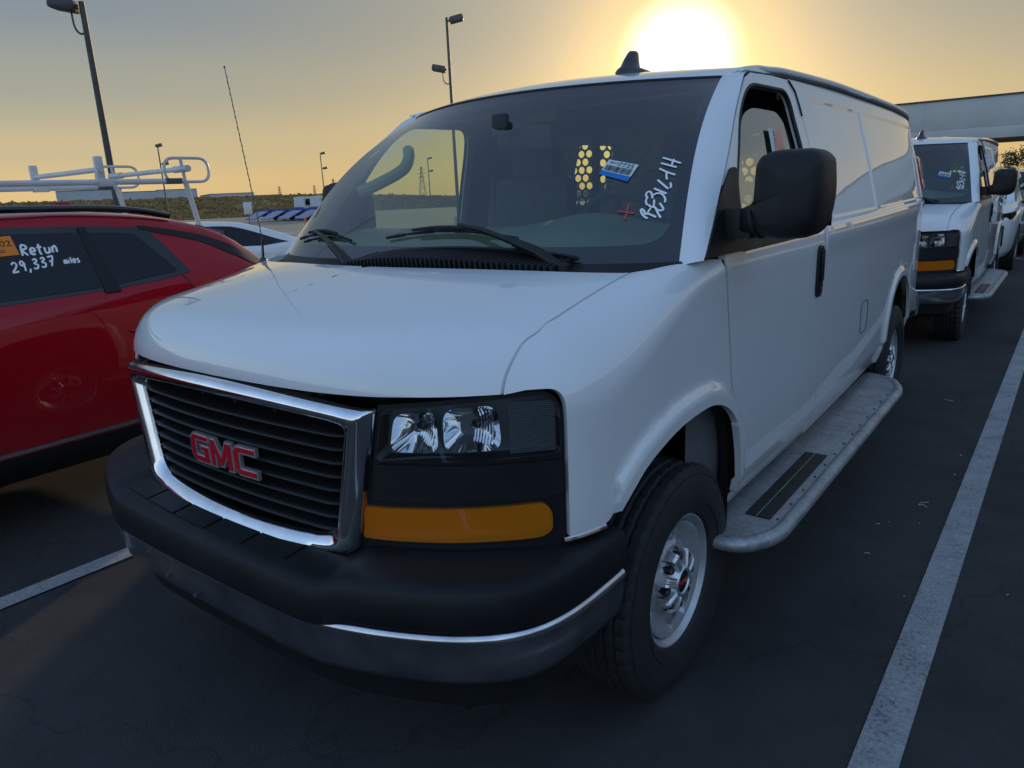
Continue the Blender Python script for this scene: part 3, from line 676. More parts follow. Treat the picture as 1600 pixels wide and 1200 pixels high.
    # --- underbody, wheel wells
    mb=MB(); mb.box((0,2.0,.40),(1.50,5.0,.22)); mb.box((0,-.55,.46),(1.5,.5,.26)); mb.box((0,-.1,.80),(1.14,1.1,.5)); mb.build('chassis','dark_cavity',van)
    for A,fx in ((ARCH,lambda y,z: float(np.interp(y,_plan[100:,1],_plan[100:,0]))),(RARCH,lambda y,z: float(side(y,z,False)))):
        def well(mb):
            c=np.array(A).mean(0); ext=[(A[0][0]-.02,A[0][1]-.05)]+[tuple(q) for q in A]+[(A[-1][0],.36)]; rows=[]
            for y,z in ext:
                x0=fx(y,z); o=np.array((y,z))-c; o=o/np.linalg.norm(o)*.035
                rows.append([(x0-.030,y,z),(x0-.06,y+o[0]*.3,z+o[1]*.3),(x0-.075,y+o[0],z+o[1]),(.60,y+o[0],z+o[1]),(.58,c[0],c[1])])
            mb.rings(rows,closed=False,cap=False)
        mirrored('wheel_well',well,'dark_cavity')
    # --- windshield
    fri=roundpoly([(-.955,.085),(-.965,.88),(-.90,.925),(.90,.925),(.965,.88),(.962,.085)],[.09,.1,.03,.03,.1,.09],7)
    out_=[(-1,0),(-1,1),(1,1),(1,0)]
    wp=lines(np.linspace(-1,1,33),np.linspace(0,1,17))
    ws=finish('windshield',*P(fri,[],wp,wind,step=.06,flange=0),'windshield_glass',van)
    finish('windshield_border',*P(densify(out_,.06),[fri],wp,wind,step=.06,flange=.012),'frit_black',ws)
    mb=MB(); mb.tube([tuple(np.array(wind(u,1.0)).astype(float)+np.array((0,.002,-.002))) for u in np.linspace(-1,1,40)],.008,6); mb.build('windshield_seal','seal_rubber',ws)
    wo=lambda o:(lambda u,v:tuple(float(k) for k in wind(u,v,o)))
    # paper label with bar code inside the glass
    A,B,Cc,D=[np.array(q) for q in ((.705,.476),(.822,.432),(.800,.355),(.685,.404))]
    lab=lambda a,b:tuple(A+(B-A)*a+(D-A)*b+(A-B+Cc-D)*a*b)
    def quads(rects,off):
        mb=MB()
        for a0,b0,a1,b1 in rects: mb.add([wo(off)(*lab(*q)) for q in ((a0,b0),(a1,b0),(a1,b1),(a0,b1))],[(0,1,2,3)])
        return mb
    lo_=quads([(0,0,1,.72)],.004).build('paper_label','label_white',ws); lo_['label']='white bar code label with a blue band'
    quads([(0,.72,1,1)],.004).build('label_band','label_blue',ws)
    rb=random.Random(3); bars=[];a=.06
    while a<.95: w=rb.choice((.008,.012,.02)); bars.append((a,.34,a+w,.68)); a+=w+rb.choice((.008,.012,.018))
    mb=quads(bars,.0052)
    V,F=text_geo('7735' if first else '4482',1.0); xs=[v[0] for v in V]; w_=max(xs)-min(xs)
    mb.add([wo(.0052)(*lab(.66+v[0]/w_*.5,.19-v[1]*.34)) for v in V],F); 
    V,F=text_geo('0010',1.0); mb.add([wo(.0052)(*lab(.25+v[0]/w_*.3,.16-v[1]*.2)) for v in V],F); mb.build('label_print','label_ink',ws)
    WRITE=[[(0.896,0.185),(0.886,0.192),(0.876,0.205),(0.869,0.22),(0.872,0.226),(0.88,0.216),(0.885,0.206),(0.891,0.204),(0.894,0.215),(0.898,0.226)],[(0.882,0.204),(0.893,0.204),(0.906,0.197),(0.92,0.187)],[(0.886,0.24),(0.879,0.256),(0.879,0.268),(0.881,0.272),(0.875,0.282),(0.875,0.295),(0.882,0.299),(0.889,0.293),(0.894,0.281),(0.898,0.267)],[(0.889,0.242),(0.899,0.231),(0.908,0.23),(0.915,0.221),(0.924,0.201),(0.934,0.183)],[(0.903,0.261),(0.906,0.241),(0.904,0.227)],[(0.897,0.281),(0.907,0.287),(0.922,0.283),(0.933,0.268),(0.938,0.253),(0.937,0.244)],[(0.922,0.244),(0.93,0.232),(0.937,0.217),(0.932,0.212),(0.924,0.214),(0.918,0.218)],[(0.895,0.311),(0.916,0.296),(0.938,0.281)],[(0.9,0.348),(0.922,0.322),(0.94,0.301)],[(0.943,0.327),(0.947,0.311),(0.945,0.303)],[(0.924,0.38),(0.925,0.363),(0.93,0.344)],[(0.896,0.402),(0.923,0.38),(0.953,0.36)],[(0.898,0.455),(0.929,0.435),(0.963,0.412)],[(0.897,0.428),(0.922,0.413),(0.952,0.395)],[(0.937,0.439),(0.935,0.425),(0.935,0.41)]]
    REDX=[[(0.797,0.225),(0.823,0.218),(0.85,0.211)],[(0.826,0.256),(0.827,0.222),(0.825,0.186)]]
    def strokes(S,w,name,mat):
        mb=MB()
        for s in S:
            q=catmull([(a*.85,b*.72) for a,b in s],5); V,F=ribbon(q,w); mb.add([wo(.003)(v[0]/.85,v[1]/.72) for v in V],F)
        return mb.build(name,mat,ws)
    strokes(WRITE,.0052,'chalk_writing','chalk_white'); strokes(REDX,.005,'chalk_cross','chalk_red')
    # rear-view mirror, stuck to the glass
    mb=MB(); c=np.array(wind(.12,.74)).astype(float); mb.box((c[0]+.02,c[1]+.11,c[2]-.04),(.21,.045,.10),bev=.03,rz=R_(30)); mb.tube([c,(c[0]+.01,c[1]+.09,c[2]-.01)],.014,8); mb.box((c[0]-.02,c[1]+.012,c[2]+.01),(.07,.03,.08),bev=.01); mb.build('rear_view_mirror','interior_dark',ws)
    # --- cowl with slotted grille
    mb=MB(); rows=[]
    xs=np.linspace(-.95,.95,41)
    for k,s in enumerate(np.linspace(0,1,7)):
        row=[]
        for x in xs:
            ya=-.36+.29*x*x; u=x/.935; g_=wind(u,.02); yb=float(g_[1])-.004; zb=float(g_[2])-.002; za=float(Htop(x,ya))-.03-.10*max(0,abs(x)-.86)
            row.append((x,ya+(yb-ya)*s,za+(zb-za)*s-.012*math.sin(math.pi*s)))
        rows.append(row)
    mb.rings(rows,closed=False,cap=False); cowl=mb.build('cowl','black_plastic',van)
    mb=MB(); mb2=MB()
    for k in range(44):
        x=-.155+k*.0185; hgt=.036*math.sin(math.pi*min(1,max(.04,(k+1)/45))**.75)
        mb.box((x,-.225+.22*x*x,1.386+hgt*.75),(.0075,.15,.05),bev=.002,M=Matrix.Rotation(R_(8),4,'X'))
    mb.build('cowl_slat','black_plastic',cowl)['kind']='stuff'
    top=[(x,-.17+.17*x*x,1.412+.034*math.sin(math.pi*(x+.175)/.84)**.7 if -.175<x<.665 else 1.412) for x in np.linspace(-.175,.665,24)]
    mb2.tube(top,.007,6); mb2.build('cowl_rim','black_plastic',cowl)
    # --- wipers
    def wiper(pivot,ua,va,ub,vb,joint):
        mb=MB(); n=14; Q=[wo(.012)(ua+(ub-ua)*t,va+(vb-va)*t+.035*math.sin(math.pi*t)) for t in np.linspace(0,1,n)]
        for k in range(n-1):
            mb.tube([Q[k],Q[k+1]],[.0055+.002*math.sin(k*2.1),.0055],6)
        mb.tube([(q[0],q[1]-.012,q[2]+.012) for q in Q[3:-3]],[.004+.0035*math.sin(math.pi*t) for t in np.linspace(0.1,.9,n-6)],6)
        j=Vector(wo(.03)(*joint)); mb.tube([j,Vector(wo(.012)(*joint))],.012,8); w=mb.build('wiper_blade','rubber',None)
        mb=MB(); p=Vector(pivot); mid=p.lerp(j,.42)+Vector((0,-.006,.022)); mb.tube([p,p.lerp(mid,.5)+Vector((0,0,.010)),mid],[.017,.018,.015],8); mb.tube([mid,mid.lerp(j,.55)+Vector((0,0,.008)),j],[.011,.009,.007],8); mb.lathe([(-.02,.022),(.012,.022),(.02,.012)],14,'Z',pivot)
        a=mb.build('wiper',"black_plastic",van); w.parent=a
    wiper((-.20,-.255,1.388),-.86,.095,-.40,.10,(-.70,.125)); wiper((.655,-.165,1.388),-.18,.115,.465,.112,(.20,.155))
    # --- side mirrors
    def mirror(mb):
        o=roundpoly([(1.02,1.462),(1.155,1.442),(1.248,1.450),(1.272,1.56),(1.262,1.676),(1.232,1.698),(1.115,1.700),(1.072,1.676),(1.066,1.548),(1.02,1.532)],[.01,.03,.055,.1,.05,.03,.03,.055,.02,.01],7)
        o=[np.array(q) for q in o]; c=np.array((1.185,1.57)); L=[]
        for sc,y in ((.30,.192),(.62,.197),(.82,.208),(.93,.224),(.98,.245),(1.0,.28),(.985,.36),(.95,.385),(.90,.388)):
            ring=[]
            for q in o:
                arm=max(0,min(1,(1.10-q[0])/.06)); s=sc if arm<=0 else sc+(1-sc)*.0
                pq=c+(q-c)*s
                if arm>0: pq=np.array((c[0]+(q[0]-c[0])*(sc**.25),c[1]+(q[1]-c[1])*(.55+.45*sc)))
                ring.append((pq[0],y+.035*(pq[0]-1.18)*-1.2+.03*arm,pq[1]))
            L.append(ring)
        mb.rings(L)
        mb.rings([[(x,y_+.30,1.492+z_) for y_,z_ in ((-.055,-.045),(.05,-.045),(.055,.04),(-.045,.045))] for x in (.975,1.0,1.03,1.06)])
    mm=mirrored('mirror',mirror,'black_plastic',angle=50)
    fold=Matrix.Translation((-1.0,.285,0))@Matrix.Rotation(R_(-84),4,'Z')@Matrix.Translation((1.0,-.285,0))
    mirrored('mirror_glass',lambda mb: mb.add([(x,.392-.042*(x-1.18),z) for x,z in ((1.11,1.475),(1.255,1.475),(1.255,1.67),(1.11,1.67))],[(0,1,2,3)]),'reflector',mm)
    mirrored('mirror_stalk_collar',lambda mb: mb.tube([(1.034+.004*k,.27+.062*math.cos(a)*1.0,1.497+.048*math.sin(a)) for k,a in enumerate(np.linspace(0,2*math.pi,20))],.004,6),'seal_rubber',mm)
    mm[1].matrix_local=fold; mm[1]['label']='black door mirror folded back'
    return van
def fwl(t,z,off=0.0):
    """point on the flat nose wall, off metres outwards"""
    px,py=plan(t); nx,ny=plan_n(t); return px+nx*off,py+ny*off,np.asarray(z,float)+0*px
def van_front(van):
    P=panel_geo
    def both(name,geo,mat,parents=(van,van)):
        return finish(name,*geo,mat,parents[0]),finish(name,*mirror_geo(*geo),mat,parents[1])
    def mirrored(name,fn,mat,parents=(van,van),angle=35):
        out=[]
        for s,p in zip((1,-1),parents):
            mb=MB(); fn(mb); mb.V=[(s*v[0],v[1],v[2]) for v in mb.V]; mb.F=[f if s>0 else f[::-1] for f in mb.F]; out.append(mb.build(name,mat,p,angle=angle))
        return out
    tx=lambda x: float(np.interp(x,_plan[:190,0],_s[:190]))
    G=lambda off:(lambda t,z:fwl(t,z,off))
    # dark backing of the whole nose
    nb=MB(); ts=np.linspace(0,1.045,40); rows=[]
    for z in (.70,.9,1.1,1.175): rows.append([(float(fwl(t,z,-.085)[0]),float(fwl(t,z,-.085)[1]),z) for t in ts])
    for s in (1,-1): nb.add([(s*a,b,c) for r in rows for a,b,c in r],[(i*40+k,i*40+k+1,(i+1)*40+k+1,(i+1)*40+k) for i in range(3) for k in range(39)])
    nb.build('nose_backing','dark_cavity',van)
    # rim strip that closes the gap under the bonnet and beside the lamps
    t1=tx(.94)
    # black lamp surround: a panel with openings for headlight and indicator
    hl=roundpoly([(tx(.570),1.004),(tx(.594),1.132),(tx(.842),1.153),(tx(.936),1.154),(tx(.936),1.010)],[.012,.015,.01,.06,.015],8)
    am=roundpoly([(tx(.519),.797),(tx(.530),.882),(tx(.905),.890),(tx(.918),.865),(tx(.918),.815),(tx(.90),.800)],[.008,.008,.02,.02,.02,.02],5)
    surround=roundpoly([(tx(.500),.755),(tx(.560),1.006),(tx(.585),1.142),(tx(.842),1.166),(1.040,1.164),(1.040,.99),(1.040,.755)],[0,0,0,0,.07,0,0],8)
    pts=gridpts(tx(.5),1.04,24,.76,1.16,16)
    sur=both('lamp_surround',P(surround,[hl,am],pts,G(-.012),step=.025,flange=.05),'black_plastic')
    # raised middle panel
    mid=roundpoly([(tx(.553),.905),(tx(.575),.998),(tx(.935),.996),(tx(.937),.915),(tx(.90),.903)],.008,3)
    both('trim_panel',P(mid,[],gridpts(tx(.55),1.03,20,.91,.99,5),G(.004),step=.02,flange=.02),'black_plastic',sur)
    # headlight: housing, two reflector bowls, ribbed corner, clear lens
    hin=[(t,z) for t,z in hl]
    house=both('headlight',P(hl,[],gridpts(tx(.59),1.03,20,1.01,1.15,8),G(-.070),step=.025,flange=0),'lamp_grey')
    # side walls of the housing
    def walls(mb):
        a=[tuple(float(k) for k in fwl(t,z,-.01)) for t,z in hl]; b=[tuple(float(k) for k in fwl(t,z,-.072)) for t,z in hl]; n=len(a)
        mb.add(a+b,[(k,(k+1)%n,n+(k+1)%n,n+k) for k in range(n)])
    mirrored('housing_wall',walls,'lamp_grey',house)
    def bowl(poly,depth):
        c=np.mean(np.array(poly),axis=0)
        def f(mb):
            L=[]
            for k,s in enumerate(np.linspace(1,.04,14)): L.append([tuple(float(q) for q in fwl(c[0]+(p[0]-c[0])*s,c[1]+(p[1]-c[1])*s,-.022-depth*(1-s**2.0))) for p in poly])
            mb.rings(L,cap=False); mb.F.append(tuple(range(len(mb.V)-len(poly),len(mb.V))))
        return f
    b1=roundpoly([(tx(.600),1.022),(tx(.618),1.118),(tx(.712),1.126),(tx(.712),1.022)],.03,6)
    b2=roundpoly([(tx(.724),1.022),(tx(.726),1.130),(tx(.832),1.138),(tx(.838),1.025)],.035,6)
    mirrored('reflector',bowl(b1,.052),'reflector',house,angle=60); mirrored('reflector',bowl(b2,.062),'reflector',house,angle=60)
    def flutes(mb):
        # curved vertical prisms on the outer half of each bowl
        for poly in (b1,b2):
            q=np.array(poly); t0,t1_=q[:,0].min(),q[:,0].max(); z0,z1=q[:,1].min(),q[:,1].max()
            for k in range(7):
                t=t0+(t1_-t0)*(.56+.055*k); path=[]
                for s in np.linspace(-.8,.8,7): path.append(tuple(float(v) for v in fwl(t-.010*s*s,(z0+z1)/2+(z1-z0)/2*s,-.030-.045*(1-(.12+.11*k)**2)*(1-s*s*.8))))
                mb.tube(path,.0028,6)
    [tag(o,kind='stuff') for o in mirrored('reflector_flute',flutes,'reflector',house)]
    def bulbs(mb,k=0):
        for x,z,o in ((.668,1.078,-.045),(.790,1.082,-.04))[k:k+1]:
            p=np.array([float(k) for k in fwl(tx(x),z,o)]); q=np.array([float(k) for k in fwl(tx(x),z,o-.03)]); mb.tube([q,q+(p-q)*.6,p],[.011,.012,.004],12)
    for k_ in (0,1):
        mirrored('bulb',lambda mb: bulbs(mb,k_),'black_gloss',house)
    def ribs(mb):
        for k in range(26):
            z=1.018+k*.0048; mb.tube([tuple(float(v) for v in fwl(t,z,-.018)) for t in np.linspace(tx(.852),tx(.930),7)],.0019,5)
    [tag(o,kind='stuff') for o in mirrored('side_reflector',ribs,'interior_grey',house)]
    both('headlight_lens',P(hl,[],gridpts(tx(.59),1.03,26,1.01,1.15,8),G(-.002),step=.02,flange=.012),'lens_clear',house)
    # amber indicator: lens over a faceted silver back
    lamp=both('turn_signal',P(am,[],gridpts(tx(.52),1.01,30,.80,.89,6),G(-.001),step=.018,flange=.02),'amber_lens')
    def facets(mb):
        n=58; ts=np.linspace(tx(.522),tx(.915),n); V=[]; rows=11; zs=np.linspace(.802,.886,rows)
        for j in range(rows-1):
            for e in (0,1):
                for i,t in enumerate(ts):
                    ph=(t-ts[0])*15+(zs[j]-.84)*24; amp=.0035+.0045*(.5+.5*math.sin(ph*1.3)); big=.008*math.sin(ph)
                    V.append(tuple(float(k) for k in fwl(t,zs[j]+(zs[1]-zs[0])*(.98 if e else 0),-.030+big+(-amp if e else amp)+(.0035 if i%2 else -.0035))))
        m=2*(rows-1); mb.add(V,[(j*n+i,j*n+i+1,(j+1)*n+i+1,(j+1)*n+i) for j in range(m-1) for i in range(n-1)])
    mirrored('signal_reflector',facets,'lamp_silver',lamp,angle=4)
    # lens prisms, real ridges on the inside of the lens
    def prisms(mb):
        for t in np.linspace(tx(.527),tx(.86),46): mb.tube([tuple(float(k) for k in fwl(t,z,-.0045)) for z in (.806,.84,.880)],.0022,5)
        for z in np.linspace(.808,.878,12): mb.tube([tuple(float(k) for k in fwl(t,z,-.0055)) for t in np.linspace(tx(.527),tx(.70),12)],.0016,4)
    [tag(o,kind='stuff') for o in mirrored('lens_prism',prisms,'amber_lens',lamp)]
    # ---- grille
    gy=lambda x: -.942+.17*x*x
    def loop(top,side_,bot,rt,rb_):
        pts=[(-side_[0],top-.028)]+[(x,top-.028*(x/.57)**2) for x in np.linspace(-side_[0]*.9,side_[0]*.9,17)]+[(side_[0],top-.028),(side_[1],bot+.025)]+[(x,bot+.022*(x/.5)**2) for x in np.linspace(side_[1]*.85,-side_[1]*.85,15)]+[(-side_[1],bot+.025)]
        r=[rt]+[0]*17+[rt,rb_]+[0]*15+[rb_]
        return roundpoly(pts,r,8)
    outer=loop(1.162,(.578,.503),.722,.012,.10); inner=loop(1.108,(.500,.437),.772,.035,.12)
    n=len(outer); mixl=lambda k:[np.array(a)*(1-k)+np.array(b)*k for a,b in zip(outer,inner)]
    L=[]
    for k,o in ((0,.055),(0,.004),(.06,-.010),(.2,-.020),(.45,-.025),(.7,-.018),(.9,-.002),(1,.012),(1.0,.06)):
        L.append([(q[0],gy(q[0])+o,q[1]) for q in mixl(k)])
    mb=MB(); mb.rings(L,cap=False); grille=mb.build('grille','chrome',van,angle=50)
    inn=np.array(inner)
    def xlim(z):
        m=[]; 
        for a,b in zip(inn,np.roll(inn,-1,axis=0)):
            if (a[1]-z)*(b[1]-z)<=0 and a[1]!=b[1]: m.append(a[0]+(b[0]-a[0])*(z-a[1])/(b[1]-a[1]))
        return max(m)
    for k in range(8):
        z=.800+k*.0375; xm=xlim(min(max(z,.80),1.09))-.004; zz=lambda x: z-.008*(x/.5)**2
        xs=np.linspace(-xm,xm,29); L=[]
        for x in xs:
            e=min(1,(xm-abs(x))/.03+.25); y=gy(x)+.028
            L.append([(x,y-.020*e,zz(x)+.003),(x,y-.022*e,zz(x)-.001),(x,y-.016*e,zz(x)-.005),(x,y+.045,zz(x)+.005),(x,y+.045,zz(x)+.009),(x,y-.010*e,zz(x)+.0055)])
        mb=MB(); mb.rings(L); mb.build('slat','black_plastic',grille,angle=50)
    mb=MB(); 
    for x in (-.36,-.18,0,.18,.36): mb.box((x,gy(x)+.075,.94),(.018,.02,.32))
    tag(mb.build('grille_strut','dark_cavity',grille),kind='stuff')
    # ---- emblem: three block letters, red faces on chrome bases
    g_=[[(0,.2),(.2,0),(1,0),(1,.62),(.52,.62),(.52,.42),(.74,.42),(.74,.24),(.28,.24),(.26,.28),(.26,.76),(.3,.79),(1,.79),(1,1),(.2,1),(0,.82)]]
    m_=[[(0,0),(.22,0),(.22,.62),(.48,.08),(.62,.08),(.88,.62),(.88,0),(1.1,0),(1.1,1),(.84,1),(.55,.42),(.26,1),(0,1)]]
    c_=[[(0,.2),(.2,0),(1,0),(1,.23),(.28,.23),(.26,.27),(.26,.74),(.29,.78),(1,.78),(1,1),(.2,1),(0,.82)]]
    def inset(poly,d):
        Q=[np.array(p) for p in poly]; out=[]; A=sum(a[0]*b[1]-b[0]*a[1] for a,b in zip(Q,Q[1:]+Q[:1])); sg=1 if A>0 else -1
        for i in range(len(Q)):
            a,b,c=Q[i-1],Q[i],Q[(i+1)%len(Q)]; u=(b-a)/np.linalg.norm(b-a); v=(c-b)/np.linalg.norm(c-b); n1=np.array((-u[1],u[0]))*sg; n2=np.array((-v[1],v[0]))*sg
            bis=n1+n2; L=bis@bis; out.append(b+bis*(2*d/L) if L>.3 else b+n1*d)
        return out
    base=MB(); face=MB(); x0=-.143; hh=.083; ww=.096
    for poly,adv in ((g_[0],1.12),(m_[0],1.2),(c_[0],1.0)):
        pm=lambda q,o:(x0+q[0]*ww,gy(x0+q[0]*ww)-o,.899+q[1]*hh)
        q=[(a,b) for a,b in poly]; bs=inset(q,-.045); fc=inset(q,.030)
        base.prism([tuple(p) for p in bs],lambda a,b:pm((a,b),.000),lambda a,b:pm((a,b),.010)); face.prism([tuple(p) for p in fc],lambda a,b:pm((a,b),.006),lambda a,b:pm((a,b),.0125))
        x0+=ww*adv
    em=base.build('emblem','cap_silver',grille,angle=20); face.build('emblem_face','emblem_red',grille,angle=20)
    # ---- bumper
    half=catmull([(0,-1.060),(.22,-1.059),(.44,-1.052),(.53,-1.035),(.62,-1.008),(.71,-.973),(.80,-.930),(.87,-.885),(.93,-.83),(.968,-.77),(.99,-.70),(1.0,-.62),(1.003,-.52),(1.003,-.44)],5)
    path=np.array([(-x,y) for x,y in half[:0:-1]]+[tuple(q) for q in half]); tg=np.gradient(path,axis=0); tg/=np.linalg.norm(tg,axis=1)[:,None]; nrm=np.stack([tg[:,1],-tg[:,0]],1)
    def sweep(prof,name,mat,parent,angle=40,zf=None):
        mb=MB(); mb.rings([[(q[0]+n_[0]*o,q[1]+n_[1]*o,z+(zf(q) if zf else 0)) for o,z in prof] for q,n_ in zip(path,nrm)]); return mb.build(name,mat,parent,angle=angle)
    bumper=sweep([(-.20,.70),(-.03,.648),(-.004,.650),(.006,.654),(.010,.662),(.012,.70),(.010,.735),(.003,.752),(-.012,.760),(-.035,.764),(-.16,.776),(-.20,.772)],'bumper','black_plastic',van,24,zf=lambda q:-.026*(1-float(sstep(.50,.60,abs(q[0])))))
    sweep([(-.12,.55),(-.06,.500),(-.030,.498),(-.020,.503),(-.008,.53),(0,.58),(.003,.618),(.008,.628),(.008,.636),(.002,.644),(-.010,.650),(-.03,.652),(-.10,.645)],'bumper_face','bumper_chrome',bumper,45)
    sweep([(-.30,.40),(-.13,.37),(-.075,.40),(-.06,.505),(-.09,.52),(-.30,.52)],'air_dam','black_plastic',bumper)
    # step pads on top of the bumper
    for k in range(6):
        x=-.44+k*.176; mb=MB(); L=[]
        q=[(x-.082,.035),(x+.082,.035),(x+.082,.105),(x-.082,.105)]
        yb=lambda a: -1.060+.03*(a/.5)**2
        f=lambda a,o,h:(a,yb(a)+o,.7405+(o-.035)*.10+h)
        mb.prism(roundpoly(q,.006,2),lambda a,o:f(a,o,-.004),lambda a,o:f(a,o,.0035)); mb.build('step_pad','black_plastic',bumper)
    # small bolts on the chrome
    mb=MB()
    for x,z in ((-.30,.60),(-.16,.585),(-.20,.55),(-.05,.53),(.83,.66)):
        y=float(np.interp(x,path[:,0],path[:,1])); mb.lathe([(y-.003,.0),(y-.002,.006),(y+.004,.006)],10,'Y',(x,0,z))
    tag(mb.build('bumper_bolt','steel_dark',bumper),kind='stuff')
    # chrome end strip between fender and bumper
    mirrored('fender_strip',lambda mb: mb.tube([tuple(float(k) for k in fwl(t,.784,.0)) for t in np.linspace(1.03,1.16,8)],.007,8),'chrome')

def make_wheel(van,x,y,sgn,steer=0):
    """one wheel at (x,y): tyre, steel rim with hand holes, fluted chrome cap, lug nuts"""
    w=empty('wheel',(x,y,.385),R_(steer),parent=van); s=sgn
    wid=.1225
    # tyre: lathe with circumferential grooves and cross sipes
    N=132; prof=[(-.075,.205),(-.105,.225),(-.120,.265),(-.1215,.30),(-.116,.335),(-.107,.360),(-.098,.372)]
    tread=[]
    for a in np.linspace(-.096,.096,25):
        u=abs(a); gr=any(abs(u-g)<.0042 for g in (.0,.034,.066)); tread.append((a,(.3845-.0065*(u/.096)**2.2)-(.009 if gr else 0)))
    prof=prof+tread+[(-a,r) for a,r in prof[::-1]]
    V=[];m=len(prof)
    for i,(a,r) in enumerate(prof):
        for k in range(N):
            t=2*math.pi*k/N; rr=r
            if 6<=i<m-6 and k%3==0 and abs(a)>.030: rr-=.006
            if i in (5,6,m-6,m-7) and k%3==0: rr-=.004
            V.append((s*a,rr*math.cos(t),rr*math.sin(t)))
    F=[(i*N+k,i*N+(k+1)%N,(i+1)*N+(k+1)%N,(i+1)*N+k) for i in range(m-1) for k in range(N)]
    mb=MB(); mb.add(V,F); ty=mb.build('tyre','rubber',w,angle=28)
    mb=MB()
    for r in (.352,.262): mb.tube([(s*(.1115 if r>.3 else .1205),r*math.cos(a),r*math.sin(a)) for a in np.linspace(0,2*math.pi,72,endpoint=False)],.0016,5,closed=True)
    mb.build('sidewall_ring','rubber',ty)
    # rim barrel with lip
    mb=MB(); mb.lathe([(s*-.09,.21),(s*-.09,.19),(s*.03,.185),(s*.070,.197),(s*.078,.212),(s*.092,.219),(s*.096,.217),(s*.096,.2125),(s*.088,.206),(s*.080,.199),(s*.066,.190),(s*.045,.186)],64,'X'); rim=mb.build('rim','rim_silver',w,angle=50)
    mb=MB(); pts=[]
    mb.tube([(s*.097,.217*math.cos(a),.217*math.sin(a)) for a in np.linspace(R_(95),R_(103),6)],.004,6); mb.build('balance_weight','steel_dark',rim)
    # disc with two hand holes
    holes=[]
    for a0 in (94,-80,184):
        c=.148; hp=[]
        for q in roundpoly([(-.050,-.022),(.050,-.022),(.038,.026),(-.038,.026)],.022,5):
            rr=c+q[1]; an=R_(a0)+q[0]/c; hp.append((rr*math.cos(an),rr*math.sin(an)))
        holes.append(hp)
    outer=[(.190*math.cos(a),.190*math.sin(a)) for a in np.linspace(0,2*math.pi,64,endpoint=False)]
    pts=[(r*math.cos(a),r*math.sin(a)) for r in np.arange(.02,.19,.014) for a in np.linspace(0,2*math.pi,max(8,int(r*2*math.pi/.014)),endpoint=False)]
    hd=lambda a,b:np.min([seg_dist(np.stack([np.atleast_1d(a),np.atleast_1d(b)],1),h) for h in holes],axis=0)
    def fd(a,b):
        r=np.hypot(a,b); xx=np.interp(r,[0,.085,.105,.125,.150,.175,.190],[.066,.066,.066,.060,.067,.078,.083]); k=1-sstep(.0,.014,hd(a,b)); return s*(xx-.012*k),a,b
    g=panel_geo(outer,holes,pts,fd,step=.010,flange=.010,center=(s*-1.0,0,0)); finish('rim_disc',*g,'rim_silver',rim)
    mb=MB(); mb.lathe([(s*.0,.184),(s*.030,.182),(s*.030,.0)],32,'X'); mb.build('hole_backing','dark_cavity',w)  # added dark disc, stands in for the shade behind the hand holes
    # fluted centre cap
    mb=MB(); mb.lathe([(s*.050,.100),(s*.062,.097),(s*.068,.085),(s*.085,.056),(s*.096,.050),(s*.100,.046),(s*.100,.040),(s*.094,.037),(s*.094,0)],40,'X'); cap=mb.build('hub_cap','cap_silver',w)
    mb=MB()
    for k in range(8):
        a=2*math.pi*(k+.5)/8; ca,sa=math.cos(a),math.sin(a); L=[]
        for r,h,wd in ((.108,.046,.021),(.104,.084,.020),(.097,.092,.018),(.062,.098,.013),(.050,.098,.011)):
            L.append([(s*(h-.018),r*ca-sa*wd,r*sa+ca*wd),(s*h,r*ca-sa*wd*.9,r*sa+ca*wd*.9),(s*(h-.003),r*ca-sa*wd*.45,r*sa+ca*wd*.45),(s*(h+.001),r*ca-sa*wd*.2,r*sa+ca*wd*.2),(s*(h-.003),r*ca,r*sa),(s*(h+.001),r*ca+sa*wd*.2,r*sa-ca*wd*.2),(s*(h-.003),r*ca+sa*wd*.45,r*sa-ca*wd*.45),(s*h,r*ca+sa*wd*.9,r*sa-ca*wd*.9),(s*(h-.018),r*ca+sa*wd,r*sa-ca*wd)])
        mb.rings(L)
    tag(mb.build('cap_flute','cap_silver',cap,angle=25),kind='stuff'); cap.location.x=s*.012
    mb=MB(); mb.lathe([(s*.0945,.0365),(s*.0965,.035),(s*.0965,0)],32,'X'); mb.build('cap_centre','black_gloss',cap)
    mb=MB(); mb.box((s*.097,0,0),(.002,.050,.013),bev=.0005); mb.build('cap_emblem','emblem_red',cap)
    for k in range(8):
        a=2*math.pi*k/8; mb=MB(); mb.lathe([(s*.06,.0135),(s*.096,.0135),(s*.102,.010),(s*.102,0)],8,'X',(0,.0855*math.cos(a),.0855*math.sin(a))); mb.build('lug_nut','nut_black',w,angle=25)
    return w
